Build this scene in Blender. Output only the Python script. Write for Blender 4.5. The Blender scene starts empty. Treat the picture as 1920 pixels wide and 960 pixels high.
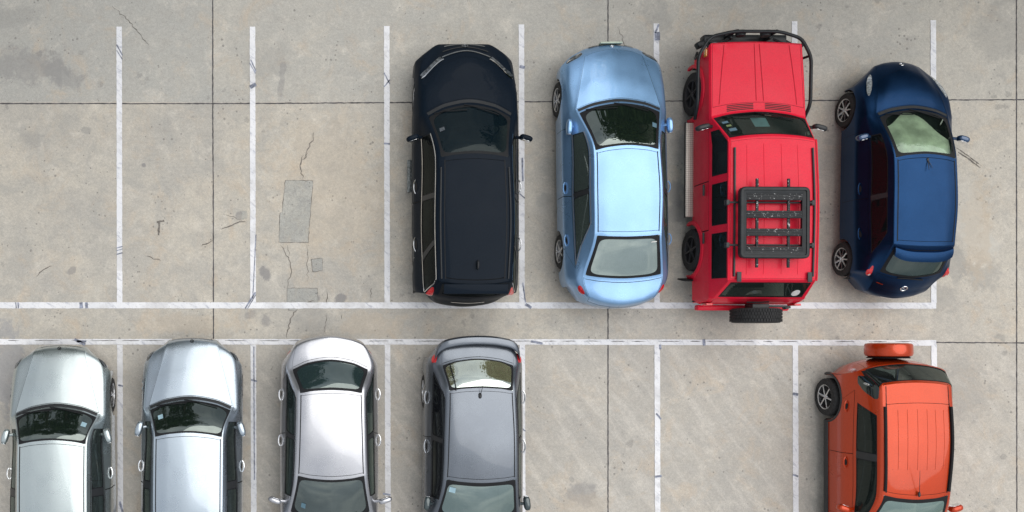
import bpy, bmesh, math, random
import numpy as np
from mathutils import Vector, Matrix
random.seed(7)
scene = bpy.context.scene
COL = scene.collection
R = math.radians

# ------------------------------------------------------------------ camera
cam_d = bpy.data.cameras.new("camera"); cam = bpy.data.objects.new("camera", cam_d); COL.objects.link(cam)
cam.location = (-4.3, -1.5, 18.0); cam.rotation_euler = (0, 0, 0)
cam_d.sensor_width = 36; cam_d.lens = 36 * 18.0 / 19.2
cam_d.shift_x = 4.3 / 19.2; cam_d.shift_y = 1.5 / 19.2
cam_d.clip_end = 1000; cam_d.clip_start = 0.1
scene.camera = cam

# ------------------------------------------------------------------ sky and sun
SUN_EL, SUN_AZ = R(62), R(58)          # azimuth measured from +Y towards +X
world = bpy.data.worlds.new("World"); scene.world = world; world.use_nodes = True
nt = world.node_tree; nt.nodes.clear()
out = nt.nodes.new('ShaderNodeOutputWorld'); bg = nt.nodes.new('ShaderNodeBackground')
sky = nt.nodes.new('ShaderNodeTexSky'); sky.sky_type = 'NISHITA'; sky.sun_disc = False
sky.sun_elevation = SUN_EL; sky.sun_rotation = SUN_AZ; sky.air_density = 1.0; sky.dust_density = 2.0
tc = nt.nodes.new('ShaderNodeTexCoord')
mp = nt.nodes.new('ShaderNodeMapping'); mp.inputs['Scale'].default_value = (1.0, 1.0, 2.2)
nz = nt.nodes.new('ShaderNodeTexNoise'); nz.inputs['Scale'].default_value = 2.6; nz.inputs['Detail'].default_value = 6
nz.inputs['Distortion'].default_value = 0.5
cr = nt.nodes.new('ShaderNodeValToRGB')
cr.color_ramp.elements[0].position = 0.40; cr.color_ramp.elements[0].color = (7.2, 7.6, 8.2, 1)
cr.color_ramp.elements[1].position = 0.66; cr.color_ramp.elements[1].color = (13.0, 13.0, 12.8, 1)
mix = nt.nodes.new('ShaderNodeMix'); mix.data_type = 'RGBA'; mix.inputs[0].default_value = 0.82
L = nt.links.new
L(tc.outputs['Generated'], mp.inputs['Vector']); L(mp.outputs[0], nz.inputs['Vector']); L(nz.outputs['Fac'], cr.inputs[0])
sep = nt.nodes.new('ShaderNodeSeparateXYZ'); L(tc.outputs['Generated'], sep.inputs[0])
gr = nt.nodes.new('ShaderNodeMapRange'); gr.interpolation_type = 'SMOOTHSTEP'; L(sep.outputs[2], gr.inputs[0])
gr.inputs[1].default_value = 0.0; gr.inputs[2].default_value = 0.85; gr.inputs[3].default_value = 0.38; gr.inputs[4].default_value = 1.12
sc_ = nt.nodes.new('ShaderNodeMix'); sc_.data_type = 'RGBA'; sc_.blend_type = 'MULTIPLY'; sc_.inputs[0].default_value = 1
L(cr.outputs[0], sc_.inputs[6]); L(gr.outputs[0], sc_.inputs[7])
L(sky.outputs[0], mix.inputs[6]); L(sc_.outputs[2], mix.inputs[7]); L(mix.outputs[2], bg.inputs[0])
bg.inputs[1].default_value = 0.066
L(bg.outputs[0], out.inputs[0])
sd = bpy.data.lights.new("sun", 'SUN'); sd.energy = 1.6; sd.angle = R(68); sd.color = (1.0, 0.97, 0.92)
sun = bpy.data.objects.new("sun", sd); COL.objects.link(sun)
sdir = Vector((math.sin(SUN_AZ) * math.cos(SUN_EL), math.cos(SUN_AZ) * math.cos(SUN_EL), math.sin(SUN_EL)))
sun.rotation_euler = (-sdir).to_track_quat('-Z', 'Y').to_euler(); sun.location = sdir * 40
vs = scene.view_settings
vs.view_transform = 'Standard'; vs.look = 'None'; vs.gamma = 1; vs.exposure = 0.36; vs.use_curve_mapping = False

# ------------------------------------------------------------------ node helpers
class NT:
    def __init__(s, name):
        s.m = bpy.data.materials.new(name); s.m.use_nodes = True; s.t = s.m.node_tree
        s.b = s.t.nodes['Principled BSDF']; s.out = s.t.nodes['Material Output']
    def n(s, kind, **kw):
        x = s.t.nodes.new('ShaderNode' + kind)
        for k, v in kw.items(): setattr(x, k, v)
        return x
    def l(s, a, b): s.t.links.new(a, b)
    def sock(s, node_in, v):
        if hasattr(v, 'links'): s.l(v, node_in)
        else: node_in.default_value = v
    def math(s, op, a, b=None, c=None, clamp=False):
        x = s.n('Math', operation=op, use_clamp=clamp); s.sock(x.inputs[0], a)
        if b is not None: s.sock(x.inputs[1], b)
        if c is not None: s.sock(x.inputs[2], c)
        return x.outputs[0]
    def mix(s, f, a, b, bt='MIX'):
        x = s.n('Mix', data_type='RGBA', blend_type=bt); s.sock(x.inputs[0], f)
        s.sock(x.inputs[6], a if hasattr(a, 'links') else (*a[:3], 1)); s.sock(x.inputs[7], b if hasattr(b, 'links') else (*b[:3], 1))
        return x.outputs[2]
    def coords(s, which='Object', scale=(1, 1, 1), loc=(0, 0, 0), rot=(0, 0, 0)):
        t = s.n('TexCoord'); m = s.n('Mapping'); s.l(t.outputs[which], m.inputs[0])
        m.inputs['Location'].default_value = loc; m.inputs['Rotation'].default_value = rot
        m2 = s.n('Mapping'); s.l(m.outputs[0], m2.inputs[0]); m2.inputs['Scale'].default_value = scale      # turn first, then stretch
        return m2.outputs[0]
    def noise(s, vec, sc, det=4, rough=.55, dist=0.0):
        x = s.n('TexNoise'); s.l(vec, x.inputs['Vector']); x.inputs['Scale'].default_value = sc
        x.inputs['Detail'].default_value = det; x.inputs['Roughness'].default_value = rough; x.inputs['Distortion'].default_value = dist
        return x.outputs['Fac']
    def ramp(s, f, a, b, lo=0.0, hi=1.0):
        x = s.n('MapRange'); x.interpolation_type = 'SMOOTHSTEP'; s.sock(x.inputs[0], f)
        for i, v in enumerate((a, b, lo, hi)): x.inputs[i + 1].default_value = v
        return x.outputs[0]
    def bump(s, h, dist=0.01, st=0.5):
        x = s.n('Bump'); s.l(h, x.inputs['Height']); x.inputs['Distance'].default_value = dist; x.inputs['Strength'].default_value = st
        s.l(x.outputs[0], s.b.inputs['Normal'])
    def set(s, **kw):
        for k, v in kw.items():
            inp = s.b.inputs[k.replace('_', ' ')]
            s.sock(inp, (*v, 1) if isinstance(v, tuple) and len(v) == 3 else v)

def simple(name, col, rough=.5, metal=0.0, coat=0.0, var=.12, vs_=9.0, spec=.5):
    t = NT(name); v = t.coords(); f = t.noise(v, vs_, 5)
    f = t.ramp(f, .3, .7, 1 - var, 1 + var)
    c = t.n('Mix', data_type='RGBA', blend_type='MULTIPLY'); c.inputs[0].default_value = 1
    c.inputs[6].default_value = (*col, 1); t.l(f, c.inputs[7]); t.l(c.outputs[2], t.b.inputs['Base Color'])
    t.set(Roughness=rough, Metallic=metal, Coat_Weight=coat, Specular_IOR_Level=spec)
    t.b.inputs['Coat Roughness'].default_value = .03
    return t.m

def paint(name, col, metal=.5, rough=.35, coat=1.0, flake=.10, dust=.0, spec=.5):
    t = NT(name); v = t.coords()
    fl = t.ramp(t.noise(v, 45, 2, .6), .3, .7, 1 - flake, 1 + flake)
    c = t.mix(1.0, (*col,), fl, 'MULTIPLY')
    big = t.ramp(t.noise(v, 1.6, 5, .6), .35, .75, 0, dust)
    c = t.mix(big, c, (.45, .42, .37))
    t.l(c, t.b.inputs['Base Color'])
    rr = t.ramp(t.noise(v, 3.0, 4), .3, .7, rough * .9, rough * 1.15)
    t.set(Metallic=metal, Roughness=rr, Coat_Weight=coat, Specular_IOR_Level=spec); t.b.inputs['Coat Roughness'].default_value = .04
    return t.m

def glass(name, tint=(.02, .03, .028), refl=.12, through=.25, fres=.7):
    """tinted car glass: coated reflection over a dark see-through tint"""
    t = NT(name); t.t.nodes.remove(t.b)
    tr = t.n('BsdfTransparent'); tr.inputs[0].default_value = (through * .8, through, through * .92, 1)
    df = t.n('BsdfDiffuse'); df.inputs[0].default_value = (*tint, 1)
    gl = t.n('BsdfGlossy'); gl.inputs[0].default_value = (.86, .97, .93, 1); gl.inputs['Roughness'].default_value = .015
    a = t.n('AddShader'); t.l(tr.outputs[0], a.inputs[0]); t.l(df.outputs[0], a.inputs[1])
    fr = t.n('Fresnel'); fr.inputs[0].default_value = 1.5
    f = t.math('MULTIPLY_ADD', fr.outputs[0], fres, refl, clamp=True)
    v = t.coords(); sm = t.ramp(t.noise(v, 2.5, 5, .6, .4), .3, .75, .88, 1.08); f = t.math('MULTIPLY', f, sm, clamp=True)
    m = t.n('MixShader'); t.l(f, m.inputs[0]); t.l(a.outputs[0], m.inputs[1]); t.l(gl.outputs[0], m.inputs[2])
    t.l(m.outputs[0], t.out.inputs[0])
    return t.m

M = {}
M['tyre'] = simple('tyre_rubber', (.022, .022, .023), .85, vs_=20, var=.3)
M['plastic'] = simple('black_plastic', (.022, .024, .027), .5, vs_=14)
M['rubber'] = simple('black_rubber', (.013, .014, .016), .6, spec=.2)
M['dark'] = simple('dark_cavity', (.012, .012, .013), .8)
M['cabin'] = simple('cabin_lining', (.03, .03, .03), .8)
M['seat'] = simple('seat_fabric', (.05, .048, .045), .9)
M['seat_l'] = simple('beige_seat', (.22, .19, .15), .8)
M['chrome'] = simple('chrome', (.80, .81, .83), .12, 1.0)
M['alloy'] = simple('alloy_rim', (.62, .63, .65), .28, 1.0)
M['darkrim'] = simple('dark_steel_rim', (.06, .06, .065), .45, .6)
M['lamp'] = simple('lamp_glass', (.50, .54, .57), .07, .55, 1.0, var=.5, vs_=22)
M['lampdark'] = simple('smoked_lamp_glass', (.10, .115, .13), .06, .5, 1.0, var=.7, vs_=18)
M['red'] = simple('red_lamp_lens', (.62, .015, .02), .12, 0, 1.0, var=.3, vs_=30)
M['redlight'] = simple('clear_lamp_lens', (.75, .62, .62), .1, .2, 1.0)
M['amber'] = simple('amber_lens', (.8, .32, .03), .15, 0, 1.0)
M['white'] = simple('white_enamel', (.75, .75, .73), .4)
M['steel'] = simple('black_powder_steel', (.014, .017, .020), .45, .2, .1, var=.25, spec=.3)
M['paper'] = simple('pale_paper', (.32, .48, .56), .6)
M['bluetag'] = simple('blue_paper', (.10, .19, .25), .6)
M['greentag'] = simple('green_paper', (.20, .27, .12), .6)

# ------------------------------------------------------------------ mesh helpers
def link(name, me, mat=None, parent=None, smooth=True, **props):
    o = bpy.data.objects.new(name, me); COL.objects.link(o)
    if mat is not None: me.materials.append(mat)
    if smooth: me.shade_smooth()
    if parent is not None: o.parent = parent
    for k, v in props.items(): o[k] = v
    return o

class MB:
    """collects shapes into one mesh"""
    def __init__(s): s.v, s.f = [], []
    def add(s, vs, fs):
        n = len(s.v); s.v += [tuple(p) for p in vs]; s.f += [tuple(i + n for i in q) for q in fs]; return s
    def box(s, c, size, rz=0.0, rx=0.0, bev=0.0, ry=0.0):
        bm = bmesh.new(); bmesh.ops.create_cube(bm, size=1)
        for v in bm.verts: v.co = Vector((v.co.x * size[0], v.co.y * size[1], v.co.z * size[2]))
        if bev: bmesh.ops.bevel(bm, geom=bm.edges[:], offset=bev, segments=2, affect='EDGES', profile=.5)
        m = Matrix.Translation(c) @ Matrix.Rotation(rz, 4, 'Z') @ Matrix.Rotation(ry, 4, 'Y') @ Matrix.Rotation(rx, 4, 'X')
        bm.verts.index_update()
        s.add([m @ v.co for v in bm.verts], [[v.index for v in f.verts] for f in bm.faces]); bm.free(); return s
    def ellip(s, c, rad, rz=0.0, n=2.6, seg=20, ring=12):
        vs, fs = [], []
        pw = lambda a, e: math.copysign(abs(a) ** e, a)
        e = 2 / n; m = Matrix.Rotation(rz, 3, 'Z')
        for i in range(ring + 1):
            ph = -math.pi / 2 + math.pi * i / ring
            for j in range(seg):
                th = 2 * math.pi * j / seg
                p = Vector((rad[0] * pw(math.cos(ph), e) * pw(math.cos(th), e), rad[1] * pw(math.cos(ph), e) * pw(math.sin(th), e), rad[2] * pw(math.sin(ph), e)))
                vs.append(m @ p + Vector(c))
        for i in range(ring):
            for j in range(seg):
                a, b = i * seg + j, i * seg + (j + 1) % seg
                fs.append((a, b, b + seg, a + seg))
        return s.add(vs, fs)
    def tube(s, pts, r, seg=10, cap=True, r2=None):
        pts = [Vector(p) for p in pts]; n = len(pts); vs, fs = [], []
        up = Vector((0, 0, 1)) if abs((pts[-1] - pts[0]).normalized().z) < .9 else Vector((1, 0, 0))
        for i, p in enumerate(pts):
            d = (pts[min(i + 1, n - 1)] - pts[max(i - 1, 0)]).normalized()
            a = d.cross(up)
            if a.length < 1e-4: a = d.cross(Vector((0, 1, 0)))
            a.normalize(); b = d.cross(a)
            rr = r if r2 is None else r + (r2 - r) * i / max(n - 1, 1)
            for j in range(seg):
                t = 2 * math.pi * j / seg; vs.append(p + a * (rr * math.cos(t)) + b * (rr * math.sin(t)))
        for i in range(n - 1):
            for j in range(seg):
                q = i * seg + j; w = i * seg + (j + 1) % seg
                fs.append((q, w, w + seg, q + seg))
        if cap: fs.append(tuple(range(seg))[::-1]); fs.append(tuple((n - 1) * seg + j for j in range(seg)))
        return s.add(vs, fs)
    def lathe_x(s, prof, c, seg=40):
        """profile of (x, radius) spun about an axle along x"""
        vs, fs = [], []; n = len(prof)
        for j in range(seg):
            t = 2 * math.pi * j / seg
            for (x, r) in prof: vs.append((c[0] + x, c[1] + r * math.cos(t), c[2] + r * math.sin(t)))
        for j in range(seg):
            k = (j + 1) % seg
            for i in range(n - 1): fs.append((j * n + i, j * n + i + 1, k * n + i + 1, k * n + i))
        return s.add(vs, fs)
    def build(s, name, mat, parent=None, smooth=True, **props):
        me = bpy.data.meshes.new(name); me.from_pydata(s.v, [], s.f); me.update()
        bm = bmesh.new(); bm.from_mesh(me); bmesh.ops.recalc_face_normals(bm, faces=bm.faces[:])
        bm.to_mesh(me); bm.free()
        o = link(name, me, mat, parent, smooth, **props)
        if smooth:
            me.set_sharp_from_angle(angle=R(38))
        return o

def round_path(pts, r=.06, n=5):
    """polyline with its corners rounded"""
    pts = [Vector(p) for p in pts]; res = [pts[0]]
    for i in range(1, len(pts) - 1):
        a, b, c = pts[i - 1], pts[i], pts[i + 1]
        d1 = (a - b); d2 = (c - b); rr = min(r, d1.length * .45, d2.length * .45)
        p1 = b + d1.normalized() * rr; p2 = b + d2.normalized() * rr
        for k in range(n + 1):
            t = k / n; res.append(p1 * (1 - t) ** 2 + b * 2 * t * (1 - t) + p2 * t * t)
    res.append(pts[-1]); return res

# ------------------------------------------------------------------ car skin: a smooth surface through cross sections
def pch(d0, d1):
    with np.errstate(divide='ignore', invalid='ignore'):
        t = 2 * d0 * d1 / (d0 + d1)
    return np.where(d0 * d1 <= 0, 0.0, np.nan_to_num(t))

class Skin:
    def __init__(s, secs, ucrease=(4,), vcrease=(), warp=None, pw=2.0):
        C = []
        for (yc, be, bs, zc, xe, ze, xb, zb, xw, zw, xs, zs) in secs:
            rows = [(0, yc, zc), (xe * .55, yc + be * .55 ** pw, zc + (ze - zc) * .26), (xe, yc + be, ze), (xb, yc + be + (bs - be) * .55, zb),
                    (xw, yc + bs, zw), (xw + (xs - xw) * .25, yc + bs, zw + (zs - zw) * .5), (xs, yc + bs, zs)]
            C.append(rows)
        s.C = np.array(C, float); S = len(C); D = s.C[1:] - s.C[:-1]
        s.TL = np.zeros_like(s.C); s.TR = np.zeros_like(s.C)
        for i in range(S):
            if i == 0: s.TL[i] = s.TR[i] = D[0]
            elif i == S - 1: s.TL[i] = s.TR[i] = D[-1]
            elif i in ucrease: s.TL[i] = D[i - 1]; s.TR[i] = D[i]
            else: s.TL[i] = s.TR[i] = pch(D[i - 1], D[i])
        s.S = S; s.vc = vcrease; s.warp = warp
    @staticmethod
    def _h(t):
        return 2 * t**3 - 3 * t**2 + 1, t**3 - 2 * t**2 + t, -2 * t**3 + 3 * t**2, t**3 - t**2
    def raw(s, u, v):
        if s.warp: u = s.warp(u, v)
        u = np.clip(u, 0, s.S - 1 - 1e-9); i = u.astype(int); t = (u - i)[:, None, None]
        a, b, c, d = s._h(t)
        P = a * s.C[i] + b * s.TR[i] + c * s.C[i + 1] + d * s.TL[i + 1]          # N,7,3
        mir = P[:, 1:2].copy(); mir[:, :, 0] *= -1
        E = np.concatenate([mir, P], 1)                                          # row k at k+1
        D = E[:, 1:] - E[:, :-1]
        T = np.zeros_like(P); T[:, :6] = pch(D[:, :-1], D[:, 1:]); T[:, 6] = D[:, -1]
        TLv, TRv = T.copy(), T.copy()
        for k in s.vc:
            TLv[:, k] = D[:, k]; TRv[:, k] = D[:, k + 1] if k < 6 else D[:, k]
        av = np.clip(np.abs(v), 0, 6 - 1e-9); j = av.astype(int); t = (av - j)[:, None]
        a, b, c, d = s._h(t); n = np.arange(len(u))
        Q = a * P[n, j] + b * TRv[n, j] + c * P[n, j + 1] + d * TLv[n, j + 1]
        Q[:, 0] *= np.where(v < 0, -1, 1)
        return Q
    def eval(s, u, v, off=0.0):
        u = np.atleast_1d(np.asarray(u, float)); v = np.atleast_1d(np.asarray(v, float)); e = 2e-3
        P = s.raw(u, v)
        ua, ub = np.maximum(u - e, 0), np.minimum(u + e, s.S - 1)
        va, vb = np.maximum(v - e, -6), np.minimum(v + e, 6)
        du = s.raw(ub, v) - s.raw(ua, v); dv = s.raw(u, vb) - s.raw(u, va)
        N = np.cross(dv, -du); ln = np.linalg.norm(N, axis=1, keepdims=True); N = N / np.maximum(ln, 1e-12)
        return P + N * off, N
    def at(s, u, v, off=0.0): return Vector(s.eval(u, v, off)[0][0])
    def metric(s, u, v):
        e = .02
        a = (s.at(u + e, v) - s.at(u - e, v)).length / (2 * e); b = (s.at(u, v + e) - s.at(u, v - e)).length / (2 * e)
        return max(a, .02), max(b, .02)

def mesh_from(name, P, N, faces, mat, parent, **props):
    me = bpy.data.meshes.new(name); g = []
    for f in faces:                                   # wind every face to agree with its outward normal
        a, b, c = P[f[0]], P[f[1]], P[f[2]]; fn = np.cross(b - a, c - a)
        if len(f) > 3 and np.abs(fn).sum() < 1e-10: fn = np.cross(c - a, P[f[3]] - a)
        g.append(f if float(fn @ (N[f[0]] + N[f[2]])) >= 0 else f[::-1])
    faces = g
    used = np.unique(np.array([i for f in faces for i in f], int)); re = -np.ones(len(P), int); re[used] = np.arange(len(used))
    me.from_pydata(P[used].tolist(), [], [tuple(int(re[i]) for i in f) for f in faces]); me.update()
    me.shade_smooth()
    me.normals_split_custom_set_from_vertices(N[used].tolist())
    return link(name, me, mat, parent, False, **props)

class Car:
    def __init__(s, name, label, cat, loc, rz, secs, pmat, wheels, wr=.33, track=.80, archR=None, group=None, **sk):
        s.root = bpy.data.objects.new(name, None); COL.objects.link(s.root)
        s.root.location = (loc[0], loc[1], 0); s.root.rotation_euler = (0, 0, rz)
        s.root['label'] = label; s.root['category'] = cat
        if group: s.root['group'] = group
        s.k = Skin(secs, **sk); s.paint = pmat; s.wheels = wheels; s.wr = wr; s.track = track; s.archR = archR or wr + .055
        s.holes = []          # (u0,u1,v0,v1) openings in the shell, mirrored when v0>0
        s.umax = s.k.S - 1
    def arch(s, P, F):
        """cut the wheel openings out of a panel and round their edges"""
        P = P.copy(); keep = np.ones(len(F), bool)
        for (yw, zw) in s.wheels:
            d = np.hypot(P[:, 1] - yw, P[:, 2] - zw); ins = (d < s.archR) & (np.abs(P[:, 0]) > .45) & (P[:, 2] < zw + s.archR)
            allin = ins[F].all(1); keep &= ~allin
            idx = np.where(ins)[0]
            sc = s.archR / np.maximum(d[idx], .05)
            P[idx, 1] = yw + (P[idx, 1] - yw) * sc; P[idx, 2] = zw + (P[idx, 2] - zw) * sc
        return P, F[keep]
    def lines(s, lo, hi, step, extra):
        L_ = sorted(set([round(x, 5) for x in list(np.arange(lo, hi + 1e-6, step)) + [lo, hi] + [e for e in extra if lo < e < hi]]))
        r = [L_[0]]
        for x in L_[1:]:
            if x - r[-1] < .012 and round(x, 5) not in [round(e, 5) for e in extra] and x != hi: continue
            r.append(x)
        return r
    def grid(s, us, vs_, off=0.0):
        U, V = np.meshgrid(us, vs_, indexing='ij')
        P, N = s.k.eval(U.ravel(), V.ravel(), off); nv = len(vs_)
        i, j = np.meshgrid(np.arange(len(us) - 1), np.arange(nv - 1), indexing='ij'); a = (i * nv + j).ravel()
        F = np.stack([a, a + 1, a + nv + 1, a + nv], 1)
        cu = (U[:-1, :-1] + U[1:, 1:]).ravel() / 2; cv = (V[:-1, :-1] + V[1:, 1:]).ravel() / 2
        return P, N, F, cu, cv
    def inside(s, cu, cv, rects):
        m = np.zeros(len(cu), bool)
        for (u0, u1, v0, v1) in rects:
            if v0 < 0: m |= (cu > u0) & (cu < u1) & (cv > v0) & (cv < v1)
            else: m |= (cu > u0) & (cu < u1) & (np.abs(cv) > v0) & (np.abs(cv) < v1)
        return m
    def shell(s, bumpers=True, fb=1.55, rb=None, bmat=None):
        ex_u = [e for h in s.holes + s.windows for e in h[:2]]; ex_v = [e for h in s.holes + s.windows for e in h[2:]]
        ex_v = sorted(set(ex_v + [-e for e in ex_v])); rb = rb or s.umax - 1.45
        us = s.lines(0, s.umax, .055, ex_u + [fb, rb]); vs_ = s.lines(-6, 6, .12, ex_v)
        P, N, F, cu, cv = s.grid(us, vs_)
        ok = ~s.inside(cu, cv, s.holes + s.windows)
        P2, F2 = s.arch(P, F[ok]); 
        # which faces survived: recompute masks by face centre index
        key = {tuple(f): (a, b) for f, a, b in zip(F.tolist(), cu, cv)}
        body, front, rear = [], [], []
        for f in F2.tolist():
            a, b = key[tuple(f)]
            (front if a < fb and (abs(b) > 3.0 or a < 1.2) else rear if a > rb and (abs(b) > 3.0 or a > rb + .7) else body).append(f)
        mesh_from('body', P2, N, body, s.paint, s.root)
        mesh_from('front_bumper', P2, N, front, bmat or s.paint, s.root); mesh_from('rear_bumper', P2, N, rear, bmat or s.paint, s.root)
        us = s.lines(0, s.umax, .16, [e for h in s.windows for e in h[:2]])
        vs_ = s.lines(-6, 6, .3, [q for h in s.windows for e in h[2:] for q in (e, -e)])
        P, N, F, cu, cv = s.grid(us, vs_, -.022)
        P, F = s.arch(P, F[~s.inside(cu, cv, s.windows)])
        mesh_from('inner_panel', P, N, F.tolist(), M['dark'], s.root)
        y0, y1 = s.k.C[-1][0][1] + .12, s.k.C[0][0][1] - .12; hw = s.k.C[5][6][0] - .12
        mb = MB(); mb.box((0, (y0 + y1) / 2, .24), (hw * 1.5, y1 - y0 - .3, .05)); mb.build('underbody', M['dark'], s.root, False)
    def panel(s, name, rect, mat=None, gap=.010, off=0.0, cut=True, mirror=True, step=.06, **props):
        u0, u1, v0, v1 = rect; mu, mv = s.k.metric((u0 + u1) / 2, (v0 + v1) / 2 if v0 >= 0 else (v1 * .7))
        gu, gv = gap / 2 / mu, gap / 2 / mv
        res = []
        for sg in ((1, -1) if (v0 >= 0 and mirror) else (1,)):
            us = s.lines(u0 + gu, u1 - gu, step, []); lo, hi = v0 + gv, v1 - gv
            if v0 < 0: lo, hi = v0 + gv, v1 - gv
            vs_ = s.lines(lo, hi, .1, [])
            if sg < 0: vs_ = [-x for x in vs_[::-1]]
            P, N, F, cu, cv = s.grid(us, vs_, off)
            if cut: P, F = s.arch(P, F)
            res.append(mesh_from(name, P, N, F.tolist(), mat or s.paint, s.root, **props))
        return res
    def ring(s, name, rect, bu, bv, mat, off=.002, parent=None, n=7.0, sgn=1, bias=0.0):
        """frame round a rectangle with a rounded inner opening; bu,bv border in metres"""
        u0, u1, v0, v1 = rect; uc, vc = (u0 + u1) / 2, (v0 + v1) / 2; hu, hv = (u1 - u0) / 2, (v1 - v0) / 2
        mu, mv = s.k.metric(uc, vc if v0 >= 0 else v1 * .6)
        iu, iv = max(hu - bu / mu, .02), max(hv - bv / mv, .02); K = 112; RR = 4; us, vs_ = [], []
        for k in range(K):
            th = 2 * math.pi * (k + .5) / K; c, q = math.cos(th), math.sin(th); m = max(abs(c), abs(q))
            ou, ov = c / m, q / m; f = (abs(ou) ** n + abs(ov) ** n) ** (-1 / n)
            for r in range(RR):
                t = r / (RR - 1)
                us.append(uc + ou * (hu * (1 - t) + iu * f * t)); vs_.append(sgn * (vc + ov * (hv * (1 - t) + iv * f * t) + bias * 0))
        P, N = s.k.eval(us, vs_, off); F = []
        for k in range(K):
            for r in range(RR - 1):
                a, b = k * RR + r, ((k + 1) % K) * RR + r; F.append((a, b, b + 1, a + 1) if sgn > 0 else (a, a + 1, b + 1, b))
        return mesh_from(name, P, N, F, mat, parent or s.root)
    def blob(s, name, uc, vc, ru, rv, mat, off=.006, n=3.0, rot=0.0, dome=.012, parent=None, ku=0.0, **props):
        """lens shaped patch lying on the skin"""
        K, RR = 36, 7; us, vs_, of = [uc], [vc], [off + dome]
        for r in range(1, RR + 1):
            t = r / RR
            for k in range(K):
                th = 2 * math.pi * k / K; c, q = math.cos(th), math.sin(th)
                f = (abs(c) ** n + abs(q) ** n) ** (-1 / n); a, b = c * f * t, q * f * t
                a2 = a * math.cos(rot) - b * math.sin(rot); b2 = a * math.sin(rot) + b * math.cos(rot)
                us.append(uc + a2 * ru + ku * b2 * b2); vs_.append(vc + b2 * rv); of.append((off + dome * (1 - t * t)) if t < .99 else -.004)
        P, N = s.k.eval(us, vs_, 0.0); P = P + N * np.array(of)[:, None]; F = []
        for k in range(K): F.append((0, 1 + k, 1 + (k + 1) % K))
        for r in range(RR - 1):
            for k in range(K):
                a, b = 1 + r * K + k, 1 + r * K + (k + 1) % K; F.append((a, a + K, b + K, b))
        if vc < 0: F = [f[::-1] for f in F]
        return mesh_from(name, P, N, F, mat, parent or s.root, **props)
    def strip(s, name, uv, width, mat, off=.004, parent=None, **props):
        """flat ribbon following a path of (u,v) on the skin"""
        P, N = s.k.eval([a for a, b in uv], [b for a, b in uv], off); vs_, nn, F = [], [], []
        for i in range(len(P)):
            d = P[min(i + 1, len(P) - 1)] - P[max(i - 1, 0)]; sd_ = np.cross(N[i], d); sd_ = sd_ / max(np.linalg.norm(sd_), 1e-9) * width / 2
            vs_ += [P[i] - sd_, P[i] + sd_]; nn += [N[i], N[i]]
        for i in range(len(P) - 1): F.append((2 * i, 2 * i + 2, 2 * i + 3, 2 * i + 1))
        return mesh_from(name, np.array(vs_), np.array(nn), F, mat, parent or s.root, **props)
    def bar(s, name, uv, r, mat, off=.02, parent=None, **props):
        P, N = s.k.eval([a for a, b in uv], [b for a, b in uv], off)
        mb = MB(); mb.tube([tuple(p) for p in P], r, 8); return mb.build(name, mat, parent or s.root, **props)
    def wheel(s, x, yw, zw, rim='spoke', n=5, mat=None):
        w = bpy.data.objects.new('wheel', None); COL.objects.link(w); w.parent = s.root; sx = 1 if x > 0 else -1; r = s.wr; tw = .105
        mb = MB(); rr = r * .66
        mb.lathe_x([(sx * a * tw, b) for a, b in ((-1, rr), (-1.02, r * .80), (-.95, r * .94), (-.75, r * .99), (-.3, r), (.3, r), (.75, r * .99), (.95, r * .94), (1.03, r * .80), (.98, rr), (.6, rr * .97))], (x, yw, zw))
        mb.build('tyre', M['tyre'], w)
        mb = MB()
        mb.lathe_x([(sx * tw * .98, rr * 1.01), (sx * tw * .9, rr * .93), (sx * tw * .3, rr * .9)], (x, yw, zw))
        mb.lathe_x([(sx * tw * .86, rr * .02), (sx * tw * .86, rr * .18), (sx * tw * .7, rr * .22)], (x, yw, zw), 16)
        for k in range(n):
            a = 2 * math.pi * k / n + .3
            for da in ((-.16, .16) if n <= 5 else (0,)):
                p0 = Vector((x + sx * tw * .78, yw + rr * .15 * math.cos(a), zw + rr * .15 * math.sin(a)))
                p1 = Vector((x + sx * tw * .82, yw + rr * .93 * math.cos(a + da), zw + rr * .93 * math.sin(a + da)))
                mb.tube([p0, p1], .020, 6, True, .016)
        mb.build('rim', mat or M['alloy'], w)
        mb = MB(); mb.lathe_x([(sx * tw * .25, 0.0), (sx * tw * .25, rr * .95)], (x, yw, zw), 24); mb.build('brake_disc', M['dark'], w)
    def liners(s):
        for (yw, zw) in s.wheels:
            for sx in (-1, 1):
                mb = MB(); x1 = s.track + .07; vs_, fs = [], []; n = 20
                for k in range(n + 1):
                    t = math.pi * k / n * 1.1 - .16; rr = s.archR - .004
                    for x in (x1, x1 - .30): vs_.append((sx * x, yw + rr * math.cos(t), zw + rr * math.sin(t)))
                for k in range(n): fs.append((2 * k, 2 * k + 1, 2 * k + 3, 2 * k + 2))
                mb.add(vs_, fs); mb.build('wheel_arch', M['dark'], s.root)
    def mirror(s, x, y, z, rad, rz, mat=None, folded=False, sides=(-1, 1)):
        for sx in sides:
            mb = MB(); mb.ellip((sx * x, y, z), rad, -sx * rz, 2.9)
            mb.tube([(sx * (x - rad[0] * .6), y + .01, z - .03), (sx * (x - rad[0] - .09), y + .03, z - .07)], .028, 8)
            m = mb.build('mirror', mat or s.paint, s.root)
            g = MB(); c = Vector((sx * x, y, z)) + Matrix.Rotation(-sx * rz, 3, 'Z') @ Vector((0, -rad[1] * .97, 0))
            g.ellip(c, (rad[0] * .82, .006, rad[2] * .75), -sx * rz, 3.0, 16, 8); g.build('mirror_glass', M['chrome'], m)
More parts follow.
